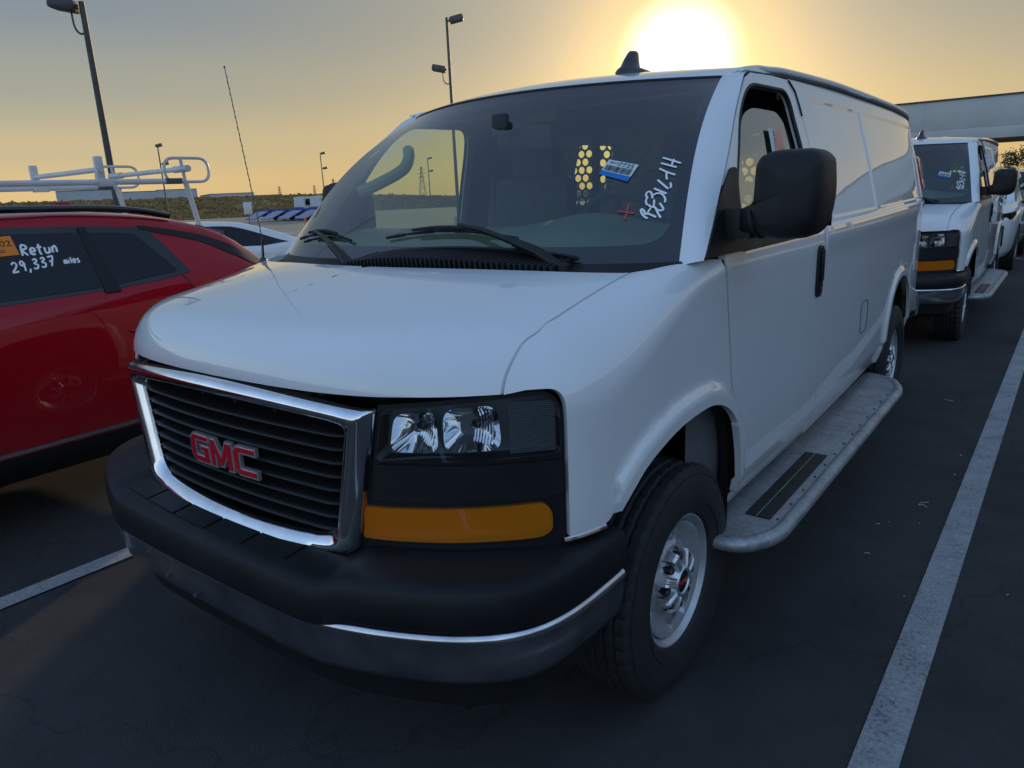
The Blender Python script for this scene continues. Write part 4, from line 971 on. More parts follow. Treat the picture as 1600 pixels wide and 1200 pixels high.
def van_rest(van):
    def mirrored(name,fn,mat,parents=(van,van),angle=35):
        out=[]
        for s,p in zip((1,-1),parents):
            mb=MB(); fn(mb); mb.V=[(s*v[0],v[1],v[2]) for v in mb.V]; mb.F=[f if s>0 else f[::-1] for f in mb.F]; out.append(mb.build(name,mat,p,angle=angle))
        return out
    for s in (1,-1):
        make_wheel(van,s*.868,0,s,0); make_wheel(van,s*.838,3.429,s,0)
    # running boards
    def board(mb):
        q=roundpoly([(.90,.255),(1.06,.262),(1.14,.40),(1.14,2.55),(1.07,2.74),(.90,2.80)],[.01,.10,.12,.12,.08,.01],8)
        mb.prism([tuple(p) for p in q],lambda a,b:(a,b,.405),lambda a,b:(a,b,.432))
    bds=mirrored('running_board',board,'galvanised')
    def bedge(mb):
        q=roundpoly([(.92,.262),(1.06,.262),(1.142,.40),(1.142,2.55),(1.07,2.74),(.92,2.80)],[0,.10,.12,.12,.08,0],8)
        mb.tube([(a,b,.414) for a,b in q],.028,10)
    mirrored('board_edge',bedge,'galvanised',bds,angle=60)
    for xt,wt in ((1.018,.040),(1.066,.048)): mirrored('step_tread',lambda mb: mb.box((xt,.86,.434),(wt,.75,.005)),'black_plastic',bds)
    mirrored('tread_line',lambda mb: mb.box((1.0405,.86,.4345),(.003,.75,.006)),'galvanised',bds)
    [tag(o,kind='stuff') for o in mirrored('board_rivet',lambda mb:[mb.lathe([(.430,.005),(.436,.005),(.438,.002)],8,'Z',(1.112,.5+k*.155,0)) for k in range(13)],'steel_dark',bds)]
    [tag(o,kind='stuff') for o in mirrored('board_bracket',lambda mb:[mb.box((.92,y,.39),(.30,.05,.03),bev=.005) for y in (.6,1.5,2.4)],'steel_dark',bds)]
    # antennas
    mb=MB(); b=(-.935,-.105,1.372); mb.lathe([(-.01,.020),(.006,.018),(.02,.008)],14,'Z',b); mb.tube([(b[0],b[1],b[2]+.01),(b[0]+.004,b[1]+.006,b[2]+.10)],[.006,.0045],8)
    base=mb.build('whip_antenna','black_gloss',van)
    mb=MB(); tip=Vector((b[0]-.235,b[1]+.09,b[2]+.82)); a=Vector((b[0]+.004,b[1]+.006,b[2]+.10)); mb.tube([a.lerp(tip,t) for t in np.linspace(0,1,12)],.0018,6); hx=[]
    d=(tip-a).normalized(); o=d.orthogonal().normalized(); e=d.cross(o)
    for k in range(220): t=k/219; hx.append(a.lerp(tip,t*.96)+(o*math.cos(t*90)+e*math.sin(t*90))*.0024)
    mb.tube(hx,.0009,4); mb.lathe([(-.004,0),(-.003,.0045),(.003,.0045),(.005,0)],8,'Z',tuple(tip)); mb.build('mast','steel_dark',base)
    mb=MB(); L=[]
    c=np.array((.290,.94,2.055))
    for z,sc,l0,l1 in ((-.012,1,-.085,.125),(.012,1,-.085,.125),(.022,.86,-.075,.115),(.029,.60,-.060,.035),(.052,.46,-.042,.034),(.074,.34,-.020,.034),(.081,.22,-.010,.030)):
        L.append([(c[0]+.056*sc*math.cos(a),c[1]+1.3*((l0+l1)/2+(l1-l0)/2*math.sin(a)),c[2]+z*1.25) for a in np.linspace(0,2*math.pi,18,endpoint=False)])
    mb.rings(L); mb.build('roof_antenna','black_gloss',van,angle=50)
    # fuel flap outline
    mb=MB(); q=roundpoly([(2.16,.80),(2.16,.97),(2.33,.97),(2.33,.80)],.05,5); mb.tube([(float(side(y,z))+.0005,y,z) for y,z in densify(q,.03)],.0022,5,closed=True); mb.build('fuel_flap_gap','seal_rubber',van)
    # ---- cab interior
    ins=empty('cab_interior',(0,0,0),parent=van)
    mb=MB(); rows=[]
    for x in np.linspace(-.90,.90,31):
        g_=np.array(wind(x/.935,.03)).astype(float); hump=.050*math.exp(-((x-.40)/.22)**2)+.0
        rows.append([(x,g_[1]+.015,g_[2]-.01),(x,g_[1]+.15,1.425+hump*.3),(x,.30,1.462+hump*.7),(x,.42,1.478+hump),(x,.50,1.462+hump),(x,.53,1.40+hump*.5),(x,.52,1.25),(x,.48,.95)])
    mb.rings(rows,closed=False,cap=False); mb.build('dashboard','dash_grey',ins,angle=50)
    mb=MB(); c=Vector((.42,.66,1.42)); ax=Vector((0,.88,.48)).normalized(); u=Vector((1,0,0)); v=ax.cross(u)
    mb.tube([c+(u*math.cos(a)+v*math.sin(a))*.195 for a in np.linspace(0,2*math.pi,40,endpoint=False)],.018,8,closed=True)
    for a in (0,math.pi,math.pi*1.5): mb.tube([c-ax*.03,c+(u*math.cos(a)+v*math.sin(a))*.19],.016,6)
    mb.lathe([(-.05,.06),(.02,.065),(.03,.04),(.03,0)],20,'Z',tuple(c)); mb.tube([c-ax*.05,c-ax*.35],.03,8); mb.build('steering_wheel','interior_dark',ins)
    for sx in (.43,-.43):
        mb=MB(); mb.box((sx,.95,1.02),(.50,.50,.16),bev=.05); mb.box((sx,1.19,1.36),(.48,.13,.66),bev=.05,M=Matrix.Rotation(R_(-8),4,'X')); mb.box((sx,1.24,1.76),(.27,.10,.17),bev=.04); mb.tube([(sx-.06,1.23,1.6),(sx-.06,1.24,1.72)],.008,6); mb.tube([(sx+.06,1.23,1.6),(sx+.06,1.24,1.72)],.008,6); mb.box((sx,.95,.75),(.4,.4,.4)); mb.build('seat','seat_fabric',ins)
    # inner faces: headliner, door cards, cargo lining
    mb=MB(); us=np.linspace(-.96,.96,21); mb.rings([[tuple(float(k) for k in np.array(roof(np.array(u),np.array(v)))-[0,-.02,.035]) for u in us] for v in np.linspace(.012,.27,8)],closed=False,cap=False); mb.build('headliner','headliner',ins,angle=60)
    for sg in (1,-1):
        mb=MB()
        ys=np.linspace(.10,1.36,14); zs=np.linspace(.55,1.385,6); mb.rings([[(sg*(float(side(y,z,False))-.07),y,z) for z in zs] for y in ys],closed=False,cap=False)
        yb=np.linspace(1.235,1.42,4); mb.rings([[(sg*(float(side(y,z,False))-.05),y,z) for z in np.linspace(1.38,2.0,8)] for y in yb],closed=False,cap=False)
        mb.rings([[(sg*(float(side(y,z,False))-.045),y,z) for z in np.linspace(1.962,1.995,3)] for y in np.linspace(.85,1.4,8)],closed=False,cap=False)
        mb.build('door_card','interior_grey',ins,angle=60)
        mb=MB(); rows=[]
        for v in np.linspace(.03,1,12):
            a=np.array(wind(sg*.985,v)).astype(float); E=catmull([(.10,1.40),(.30,1.587),(.46,1.752),(.60,1.89),(.70,1.95),(.76,1.97)],4); i=int(v*(len(E)-1)); b=np.array((sg*(float(side(E[i][0],E[i][1],False))-.045),E[i][0],E[i][1]))
            rows.append([tuple(a+(0,.02,-.02)),tuple(a*.5+b*.5+np.array((-sg*.05,.03,0))),tuple(b)])
        mb.rings(rows,closed=False,cap=False); pt=mb.build('pillar_trim','interior_grey',ins,angle=60)
    # grab handle on the passenger pillar
    mb=MB(); a=np.array(wind(-.90,.40)).astype(float)+(0.02,.10,-.02); b_=np.array(wind(-.88,.74)).astype(float)+(.02,.12,-.03); mid=(a+b_)/2+(.09,.03,0)
    mb.tube([tuple(q) for q in catmull([a,a*.6+mid*.4+(.02,0,-.0),mid,b_*.6+mid*.4+(.02,0,0),b_],5)],.027,8); mb.build('grab_handle','headliner',ins)
    mb=MB(); mb.box((.05,.86,1.99),(.34,.26,.045),bev=.015); mb.build('roof_console','headliner',ins)
    for sg in (.42,-.42): mb=MB(); mb.box((sg,.70,1.952),(.50,.16,.02),bev=.008,M=Matrix.Rotation(R_(14),4,'X')); mb.build('sun_visor','headliner',ins)
    # bulkhead: steel with rows of punched round holes
    def holes(x0,x1,z0,z1,r,p):
        H=[];k=0; z=z0
        while z<=z1:
            x=x0+(p/2 if k%2 else 0)
            while x<=x1: H.append([(x+r*math.cos(a),z+r*math.sin(a)) for a in np.linspace(0,2*math.pi,10,endpoint=False)]); x+=p
            z+=p*.866;k+=1
        return H
    fz=lambda x,z:(x,1.40+0*x,z)
    H1=holes(-.345,-.20,1.55,1.85,.0185,.046); H2=holes(-.125,.66,1.50,1.85,.0185,.046)
    for rc,hh in (([(-.40,1.0),(-.40,1.90),(-.168,1.90),(-.168,1.0)],H1),([(-.160,1.0),(-.160,1.90),(.72,1.90),(.72,1.0)],H2)):
        V2=[]
        finish('bulkhead',*panel_geo(rc,hh,gridpts(rc[0][0],rc[2][0],8,1.02,1.48,6),fz,step=.0118,flange=.002,center=(0,3,1)),'partition_grey',ins)
    mb=MB(); mb.add([(-.90,1.405,.5),(-.84,1.405,1.93),(-.668,1.405,1.95),(-.668,1.405,.5)],[(0,1,2,3)]); mb.add([(-.661,1.405,.5),(-.661,1.405,1.845),(-.535,1.405,1.852),(-.535,1.405,1.97),(-.405,1.405,1.97),(-.405,1.405,.5)],[(0,1,2,3,4,5)]); mb.add([(-.661,1.405,1.872),(-.661,1.405,1.97),(-.535,1.405,1.97),(-.535,1.405,1.885)],[(0,1,2,3)]); mb.add([(-.405,1.405,.5),(.90,1.405,.5),(.90,1.405,1.0),(-.405,1.405,1.0)],[(0,1,2,3)]); mb.add([(.722,1.405,1.0),(.91,1.405,1.0),(.80,1.405,1.95),(.722,1.405,1.95)],[(0,1,2,3)]); mb.add([(-.405,1.405,1.901),(-.405,1.405,2.03),(.74,1.405,2.0),(.74,1.405,1.901)],[(0,1,2,3)])
    mb.box((-.164,1.40,1.45),(.03,.03,.95)); mb.build('bulkhead_frame','interior_dark',ins)
    # cargo lining: walls, roof, floor
    mb=MB()
    ys=np.linspace(1.42,4.60,14)
    zs=np.linspace(1.05,2.0,10); mb.rings([[(float(side(y,z,False))-.06,y,z) for z in zs] for y in ys],closed=False,cap=False)
    for z0,z1,y0,y1 in ((1.05,1.48,1.42,4.60),(1.90,2.0,1.42,4.60),(1.48,1.90,1.95,2.26),(1.48,1.90,1.42,1.60),(1.48,1.90,2.74,4.60)):
        mb.rings([[(-float(side(y,z,False))+.06,y,z) for z in np.linspace(z0,z1,4)] for y in np.linspace(y0,y1,8)],closed=False,cap=False)
    mb.rings([[(k*(float(side(y,2.0,False))-.06),y,1.985+.06*(1-k*k)) for k in np.linspace(-1,1,9)] for y in ys],closed=False,cap=False)
    mb.add([(-.80,.5,.52),(.80,.5,.52),(.78,4.5,.52),(-.78,4.5,.52)],[(0,1,2,3)]); mb.build('cargo_lining','cargo_white',ins,angle=60)
    return van
# ------------------------------------------------------------------ generic car shell
class Car:
    """half sections along y: W half width, zb belt height, zt top height, wr top half width, z0 sill height"""
    def __init__(s,L,W,zb,zt,wr,z0=.22):
        s.y0,s.y1=L; s.W,s.zb,s.zt,s.wr,s.z0=spline(W),spline(zb),spline(zt),spline(wr),z0
    def section(s,y):
        W,zb,zt,wr=float(s.W(y)),float(s.zb(y)),float(s.zt(y)),float(s.wr(y)); h=max(zt-zb,.01); wb=W-.05
        return [(W-.09,s.z0),(W-.03,s.z0+.10),(W-.004,s.z0+.28),(W,zb-.24),(W-.012,zb-.08),(wb,zb),(wr+(wb-wr)*.45,zb+.50*h),(wr+(wb-wr)*.06,zb+.86*h),(wr-.07,zb+.965*h),(wr*.55,zb+.995*h),(0,zt)]
    def C(s,y,q):
        y=np.asarray(y,float); q=np.asarray(q,float); X=np.zeros(y.shape); Z=np.zeros(y.shape); f=y.ravel(); g=q.ravel(); xo=np.zeros(f.shape); zo=np.zeros(f.shape)
        uy,inv=np.unique(f.round(5),return_inverse=True)
        for i,yy in enumerate(uy):
            c=catmull(s.section(yy),6); m=inv==i; t=g[m]*(len(c)-1); xo[m]=np.interp(t,np.arange(len(c)),c[:,0]); zo[m]=np.interp(t,np.arange(len(c)),c[:,1])
        return xo.reshape(y.shape),y,zo.reshape(y.shape)
    def q(s,y,z):
        c=catmull(s.section(y),6); k=int(.72*len(c)); return float(np.interp(z,np.maximum.accumulate(c[:k,1]),np.arange(k)))/(len(c)-1)
    def side(s,y,z): return float(s.C(np.array([y]),np.array([s.q(y,z)]))[0][0])
def car_shell(root,car,mat,arches=(),name='body',dy=.09):
    outer=[(car.y0,0),(car.y1,0),(car.y1,1),(car.y0,1)]
    outer=[tuple(p) for p in densify(outer,.09)]
    holes=[]; 
    for yc,zc,r in arches:
        a=np.linspace(R_(-20),R_(200),26); pts=[(yc+r*math.cos(t),zc+r*math.sin(t)) for t in a]; pts=[(y,max(z,car.z0+.004)) for y,z in pts]
        holes.append([(y,max(.004,car.q(y,z))) for y,z in pts])
    ys=np.arange(car.y0,car.y1,dy); qs=np.linspace(.02,.99,34)
    geo=panel_geo(outer,holes,lines(ys,qs),car.C,step=.07,flange=0,center=(0,(car.y0+car.y1)/2,.6))
    V,F,NL=geo; V2,F2,N2=mirror_geo(*geo); n=len(V); VV=np.concatenate([V,V2]); FF=F+[tuple(i+n for i in f) for f in F2]; NN=np.concatenate([NL,N2])
    o=finish(name,VV,FF,NN,mat,root)
    mb=MB()
    for y in (car.y0,car.y1):
        c=catmull(car.section(y),6); mb.add([(x,y,z) for x,z in c]+[(-x,y,z) for x,z in c[::-1]],[tuple(range(2*len(c)))])
    mb.build('end_panel',mat,o)
    mb=MB(); W=float(car.W((car.y0+car.y1)/2))
    mb.box((0,(car.y0+car.y1)/2,car.z0+.12),((W-.32)*2,(car.y1-car.y0)*.92,.24)); mb.build('underbody','dark_cavity',root)
    return o
def car_pane(parent,car,poly,mat,off=.003,name='window',both=True,r=.03,pts=True):
    P2=roundpoly(poly,r,4); Q=[(y,car.q(y,z)) for y,z in P2]
    a=np.array(Q); g=panel_geo(Q,[],lines(np.arange(a[:,0].min(),a[:,0].max(),.08),np.arange(a[:,1].min(),a[:,1].max(),.03)) if pts else [],car.C,step=.05,flange=.004,off=off,center=(0,a[:,0].mean(),.6))
    o=finish(name,*g,mat,parent); out=[o]
    if both: out.append(finish(name,*mirror_geo(*g),mat,parent))
    return out
def car_wheel(root,x,y,s,r=.34,w=.11,z=None,rim='rim_silver'):
    e=empty('wheel',(x,y,r),parent=root); N=40; prof=[(-w*.75,r*.62),(-w,r*.72),(-w*.98,r*.9),(-w*.8,r),(w*.8,r),(w*.98,r*.9),(w,r*.72),(w*.8,r*.62)]
    mb=MB(); mb.lathe([(s*a,b) for a,b in prof],N,'X'); mb.build('tyre','rubber',e)
    mb=MB(); mb.lathe([(s*-w*.3,r*.63),(s*w*.82,r*.64),(s*w*.86,r*.60),(s*w*.5,r*.56),(s*w*.45,r*.15),(s*w*.7,r*.14),(s*w*.7,0)],N,'X')
    for k in range(10):
        a=2*math.pi*k/10; mb.box((s*w*.66,r*.36*math.cos(a),r*.36*math.sin(a)),(.02,r*.09,r*.50),M=Matrix.Rotation(-a+math.pi/2+math.pi/2,4,'X'),bev=.006)
    mb.build('rim',rim,e); return e
GLY={'L':[[(0,1),(0,0),(.6,0)]],'e':[[(.1,.3),(.6,.35),(.55,.6),(.3,.65),(.1,.4),(.2,.05),(.6,.05)]],'a':[[(.6,.6),(.3,.65),(.1,.35),(.25,.05),(.5,.15),(.6,.6),(.6,.1),(.7,0)]],
'c':[[(.6,.55),(.3,.65),(.1,.35),(.25,.03),(.6,.08)]],'s':[[(.55,.6),(.25,.6),(.2,.42),(.5,.28),(.45,.05),(.1,.05)]],'R':[[(.0,0),(.05,1),(.5,.95),(.55,.7),(.1,.5),(.6,0)]],'t':[[(.3,1),(.3,.1),(.5,0)],[(.05,.65),(.3,.67),(.6,.7)]],
'u':[[(.1,.6),(.1,.15),(.3,0),(.55,.15),(.6,.6),(.6,0)]],'n':[[(.1,0),(.1,.6),(.15,.45),(.4,.65),(.55,.45),(.55,0)]],'2':[[(.05,.8),(.3,1),(.55,.8),(.4,.45),(.05,.05),(.65,.1)]],'9':[[(.5,.85),(.25,1),(.1,.75),(.3,.55),(.5,.85),(.5,.4),(.5,0)]],
',':[[(.2,.12),(.18,0),(.08,-.25)]],'3':[[(.1,.9),(.4,1),(.5,.8),(.2,.55),(.55,.4),(.4,.05),(.05,.1)]],'7':[[(.05,.95),(.35,.98),(.6,1),(.45,.5),(.3,0)],[(.15,.5),(.35,.52),(.55,.55)]],'m':[[(.05,0),(.05,.6),(.1,.45),(.25,.62),(.35,.4),(.35,0)],[(.35,.4),(.52,.62),(.65,.4),(.65,0)]],'i':[[(.2,.6),(.2,.3),(.2,0)],[(.2,.8),(.21,.84)]],'l':[[(.2,1),(.2,.5),(.2,0)]]}
def handwriting(text,y0,z0,h,adv,slope,w):
    V=[];F=[]; y=y0
    for ch in text:
        if ch==' ': y+=h*.5; continue
        for st in GLY[ch]:
            q=catmull([(y+p[0]*h*adv+.12*p[1]*h,z0+(y-y0)*slope+p[1]*h) for p in st],4); a,b=ribbon(q,w); n=len(V); V+=list(a); F+=[tuple(i+n for i in f) for f in b]
        y+=h*adv*(.5 if ch in 'il,' else .82)
    return V,F
# ------------------------------------------------------------------ ground and lot
def gz(x,y): return -.013*20*(1-math.exp(-max(0,-x-1.5)/20))-.0105*25*(1-math.exp(-max(0,y-.5)/25))
def ground_patch(name,mat,X,Y,lift=0,kind='structure'):
    V=[(x,y,gz(x,y)+lift) for y in Y for x in X]; n=len(X); F=[(j*n+i,j*n+i+1,(j+1)*n+i+1,(j+1)*n+i) for j in range(len(Y)-1) for i in range(n-1)]
    return tag(mk(name,V,F,mat,None,True,80),kind=kind)
gx=[-2500,-900,-400,-200,-120,-80,-60,-50,-40]+list(np.arange(-34,0,2.0))+[0,1,2,4,8,16,30,60,120,300,900,2500]
gyy=[-2500,-800,-300,-100,-50,-30,-20,-12,-8,-5,-3,-1,0]+list(np.arange(.5,30,2.0))+[32,36,42,50,60,75,100,150,250,500,1000,2500]
ground_patch('ground','asphalt',gx,gyy)
# paler lot beyond the parked rows, low sun painted into its warm colour
ground_patch('far_lot','sunlit_asphalt',[-190,-150,-120,-90,-70,-56,-48,-42,-36,-30,-25,-20,-16],[8,10,13,16,20,25,31,38,46,56,70,90,115,150],.006)
def stripe(x0,x1,ya,yb,dx=0):
    Y=np.linspace(ya,yb,14); ground_patch('parking_line','line_paint',[x0,(x0+x1)/2,x1],Y,.004)
stripe(1.512,1.628,-6.5,8.6); stripe(-1.70,-1.585,-6.5,8.6); stripe(-4.86,-4.745,-6.5,8.6); stripe(4.66,4.775,-6.5,8.6); stripe(1.512,1.628,10.4,18); stripe(-1.70,-1.585,10.4,18)
# ------------------------------------------------------------------ vans
van=make_van((0,0,0),'nearest white cargo van, chrome grille with red letters, whip antenna on its fender'); van_front(van); van_rest(van)
van2=copy_tree(van); van2.location=(.045,6.67,-.074); van2['label']='second white cargo van parked right behind the nearest one, partly hidden'
# ------------------------------------------------------------------ red crossover
def red_car():
    yc=-1.10; xc=-3.24; z=gz(xc,yc)
    root=empty('crossover',(xc,yc,z),0,'red crossover with dark tinted windows, handwritten miles and an orange sticker','car')
    car=Car((-2.34,2.36),[(-2.34,.72),(-2.2,.84),(-1.8,.925),(-.9,.945),(.6,.945),(1.3,.94),(1.8,.915),(2.15,.86),(2.30,.79),(2.36,.73)],
        [(-2.34,.78),(-2.0,.90),(-1.4,1.04),(-.6,1.15),(.3,1.19),(.95,1.225),(1.4,1.255),(1.8,1.25),(2.05,1.18),(2.25,1.06),(2.36,.95)],
        [(-2.34,.80),(-2.1,.93),(-1.5,1.06),(-1.05,1.18),(-.5,1.46),(-.2,1.59),(.2,1.65),(.8,1.655),(1.2,1.63),(1.55,1.575),(1.78,1.50),(2.0,1.33),(2.15,1.16),(2.3,1.0),(2.36,.96)],
        [(-2.34,.60),(-1.5,.72),(-.9,.74),(-.3,.68),(.3,.675),(1.2,.655),(1.6,.62),(1.9,.66),(2.2,.74),(2.36,.68)],.29)
    o=car_shell(root,car,'red_paint',((1.62,.36,.40),(-1.28,.36,.40)))
    # glass with black surround
    car_pane(o,car,[(-.72,1.20),(-.28,1.54),(.30,1.575),(1.30,1.53),(1.44,1.262),(1.25,1.235),(.4,1.20)],'black_gloss',.003,'window_surround',r=.02)
    w=car_pane(o,car,[(.12,1.215),(.12,1.55),(.915,1.525),(.965,1.232)],'tinted_glass',.006,'rear_window',r=.012)[0]
    car_pane(o,car,[(1.0,1.238),(.955,1.522),(1.205,1.503),(1.36,1.285),(1.345,1.270)],'tinted_glass',.006,'quarter_window',r=.012)
    car_pane(o,car,[(-.68,1.212),(-.28,1.52),(.06,1.548),(.06,1.214)],'tinted_glass',.006,'front_window',r=.012)
    car_pane(o,car,[(.92,1.20),(.915,1.55),(.958,1.55),(1.005,1.20)],'black_plastic',.009,'door_post',r=.004)
    # dark band from roof to tail along the hatch
    car_pane(o,car,[(1.25,1.545),(1.25,1.520),(1.62,1.425),(1.90,1.262),(2.03,1.205),(2.06,1.245),(1.93,1.315),(1.66,1.46)],'black_plastic',.004,'hatch_band',r=.01)
    # writing and sticker sit on the rear side window
    f=lambda y,z,d: (car.side(y,z)+d,y,z)
    mb=MB()
    for t,y0,z0,h,a,sl,wd in (('Lease',.33,1.420,.040,.85,.0,.0085),('Retun',.605,1.432,.050,.86,.03,.0100),('29,337',.53,1.352,.050,.92,.09,.0085),('miles',.78,1.373,.031,.78,.02,.0070)):
        V,F=handwriting(t,y0,z0,h,a,sl,wd); mb.add([f(v[0],v[1],.0085) for v in V],F)
    hw=mb.build('handwriting','chalk_white',w); hw['label']='handwritten words and mileage in white marker'
    mb=MB(); q=[(.46,1.532),(.583,1.533),(.592,1.438),(.44,1.434)]; g_=lambda a,b:(q[0][0]*(1-a)*(1-b)+q[1][0]*a*(1-b)+q[2][0]*a*b+q[3][0]*(1-a)*b,q[0][1]*(1-a)*(1-b)+q[1][1]*a*(1-b)+q[2][1]*a*b+q[3][1]*(1-a)*b)
    mb.add([f(*g_(a,b),.010) for a,b in ((0,0),(1,0),(1,1),(0,1))],[(0,1,2,3)]); s_=mb.build('paper_sticker','label_orange',w); s_['label']='orange paper sticker with black digits'
    mb=MB(); V,F=text_geo('6102',1.0); xs=[v[0] for v in V]; wd=max(xs)-min(xs); mb.add([f(*g_(.50+v[0]/wd*.80,.38-v[1]*.42),.0115) for v in V],F)
    for b in (.12,.68,.78): mb.add([f(*g_(a,bb),.0115) for a,bb in ((.1,b),(.62,b),(.62,b+.035),(.1,b+.035))],[(0,1,2,3)])
    mb.build('sticker_print','label_ink',w)
    # door cut, flush handle
    def cut(path,name='door_gap'):
        mb=MB(); mb.tube([f(y,z,.000) for y,z in catmull(path,5)],.004,5); mb.build(name,'seal_rubber',o)
    cut([(1.37,1.258),(1.41,1.19),(1.44,1.10),(1.43,.98),(1.36,.88),(1.27,.78),(1.20,.66),(1.17,.50)]); cut([(.11,1.20),(.12,1.0),(.12,.7),(.10,.48)])
    for yh in (.985,-.12):
        for sg in (1,-1):
            mb=MB(); mb.rings([[(sg*(car.side(yh+.12+dy,.982+dz)+h),yh+.12+dy,.982+dz) for dy,dz in [(.118*s_*math.cos(a),.021*s_*math.sin(a)) for a in np.linspace(0,2*math.pi,20,endpoint=False)]] for s_,h in ((1,.0),(.97,.010),(.85,.018),(.5,.021),(.1,.021))]); mb.build('door_handle','red_paint',o)
    # cladding and bright strip
    car_pane(o,car,[(-1.75,.30),(1.15,.30),(1.13,.445),(-1.75,.43)],'black_plastic',.006,'cladding',r=.005)
    car_pane(o,car,[(-.9,.442),(.96,.458),(1.14,.490),(.96,.480),(-.9,.460)],'silver_trim',.009,'sill_strip',r=.002)
    for sgn in (1,-1):
        mb=MB(); rl=[(-.45,1.60),(-.3,1.648),(.4,1.665),(1.0,1.655),(1.3,1.63),(1.5,1.59)]; mb.tube([(sgn*(float(car.wr(y))-.02),y,z-.0) for y,z in catmull(rl,5)],.019,8); mb.build('roof_rail','black_gloss',root)
    # spoiler and tail lamp, shark fin
    mb=MB(); L=[]
    for x in np.linspace(-.60,.60,9): e=.03*(x/.6)**2; L.append([(x,1.55,1.575-e),(x,1.84-e,1.505-e),(x,1.86-e,1.488-e),(x,1.83-e,1.455-e),(x,1.60,1.50-e)])
    mb.rings(L); mb.build('spoiler','red_paint',root)
    for sgn in (1,-1): mb=MB(); mb.add([(sgn*.607,1.66,1.53),(sgn*.607,1.86,1.472),(sgn*.605,1.84,1.43),(sgn*.61,1.74,1.44)],[(0,1,2,3)]); mb.build('spoiler_end','interior_grey',root)
    mb=MB(); mb.rings([[(-.02*s,1.02+.09*(1-s),1.652+h) for s in ()] for h in ()]) if False else None
    L=[]
    for h,s in ((0,1),(.03,.75),(.055,.35)): L.append([(.025*s*math.cos(a),1.12+.04*(1-s)+.11*s*math.sin(a),1.645+h) for a in np.linspace(0,2*math.pi,12,endpoint=False)])
    mb=MB(); mb.rings(L); mb.build('roof_fin','red_paint',root)
    car_pane(o,car,[(2.12,1.0),(2.10,1.09),(2.28,1.0),(2.29,.93)],'tail_red',.008,'tail_lamp',r=.01)
    for sgn in (1,-1):
        for y in (1.62,-1.28): car_wheel(root,sgn*.80,y,sgn,.36)
    return root
red_car()
# ------------------------------------------------------------------ white hatchback behind the red car
def hatch():
    xc=-9.86; yc=4.15
    root=empty('hatchback',(xc,yc,gz(xc,yc)),0,'white hatchback with sloping tail and rear spoiler, just behind the red car','car')
    car=Car((-2.2,2.32),[(-2.2,.66),(-2.0,.78),(-1.5,.86),(0,.88),(1.3,.88),(1.9,.83),(2.2,.74),(2.32,.66)],
        [(-2.2,.66),(-1.8,.80),(-1.0,.93),(0,.98),(1.2,1.04),(1.8,1.06),(2.1,1.02),(2.32,.86)],
        [(-2.2,.68),(-1.8,.82),(-1.2,.95),(-.6,1.25),(0,1.46),(.4,1.50),(.9,1.475),(1.4,1.36),(1.8,1.22),(2.05,1.12),(2.2,1.0),(2.32,.88)],
        [(-2.2,.5),(-1.2,.62),(-.5,.60),(.4,.58),(1.2,.56),(1.8,.60),(2.1,.62),(2.32,.56)],.22)
    o=car_shell(root,car,'white_paint',((1.62,.34,.37),(-1.1,.34,.37)))
    car_pane(o,car,[(-.95,1.0),(-.35,1.33),(.2,1.42),(.75,1.40),(1.25,1.25),(1.72,1.085),(1.2,1.06)],'tinted_glass',.004,'window',r=.02)
    car_pane(o,car,[(.62,1.04),(.60,1.40),(.66,1.40),(.70,1.04)],'black_plastic',.007,'door_post',r=.004)
    n=car_pane(o,car,[(.12,1.30),(.12,1.39),(.30,1.39),(.30,1.30)],'label_orange',.008,'paper_sticker',False,r=.01)
    car_pane(o,car,[(1.02,.925),(1.22,.93),(1.22,.955),(1.02,.95)],'white_paint',.012,'door_handle',r=.01)
    car_pane(o,car,[(2.02,.95),(2.05,1.02),(2.22,.93),(2.24,.86)],'tail_red',.006,'tail_lamp',r=.01)
    mb=MB(); mb.rings([[(x,1.72,1.235),(x,2.02,1.215),(x,2.02,1.20),(x,1.74,1.20)] for x in np.linspace(-.55,.55,7)]); mb.build('spoiler','white_paint',root)
    for sgn in (1,-1):
        for y in (1.62,-1.1): car_wheel(root,sgn*.76,y,sgn,.32)
hatch()
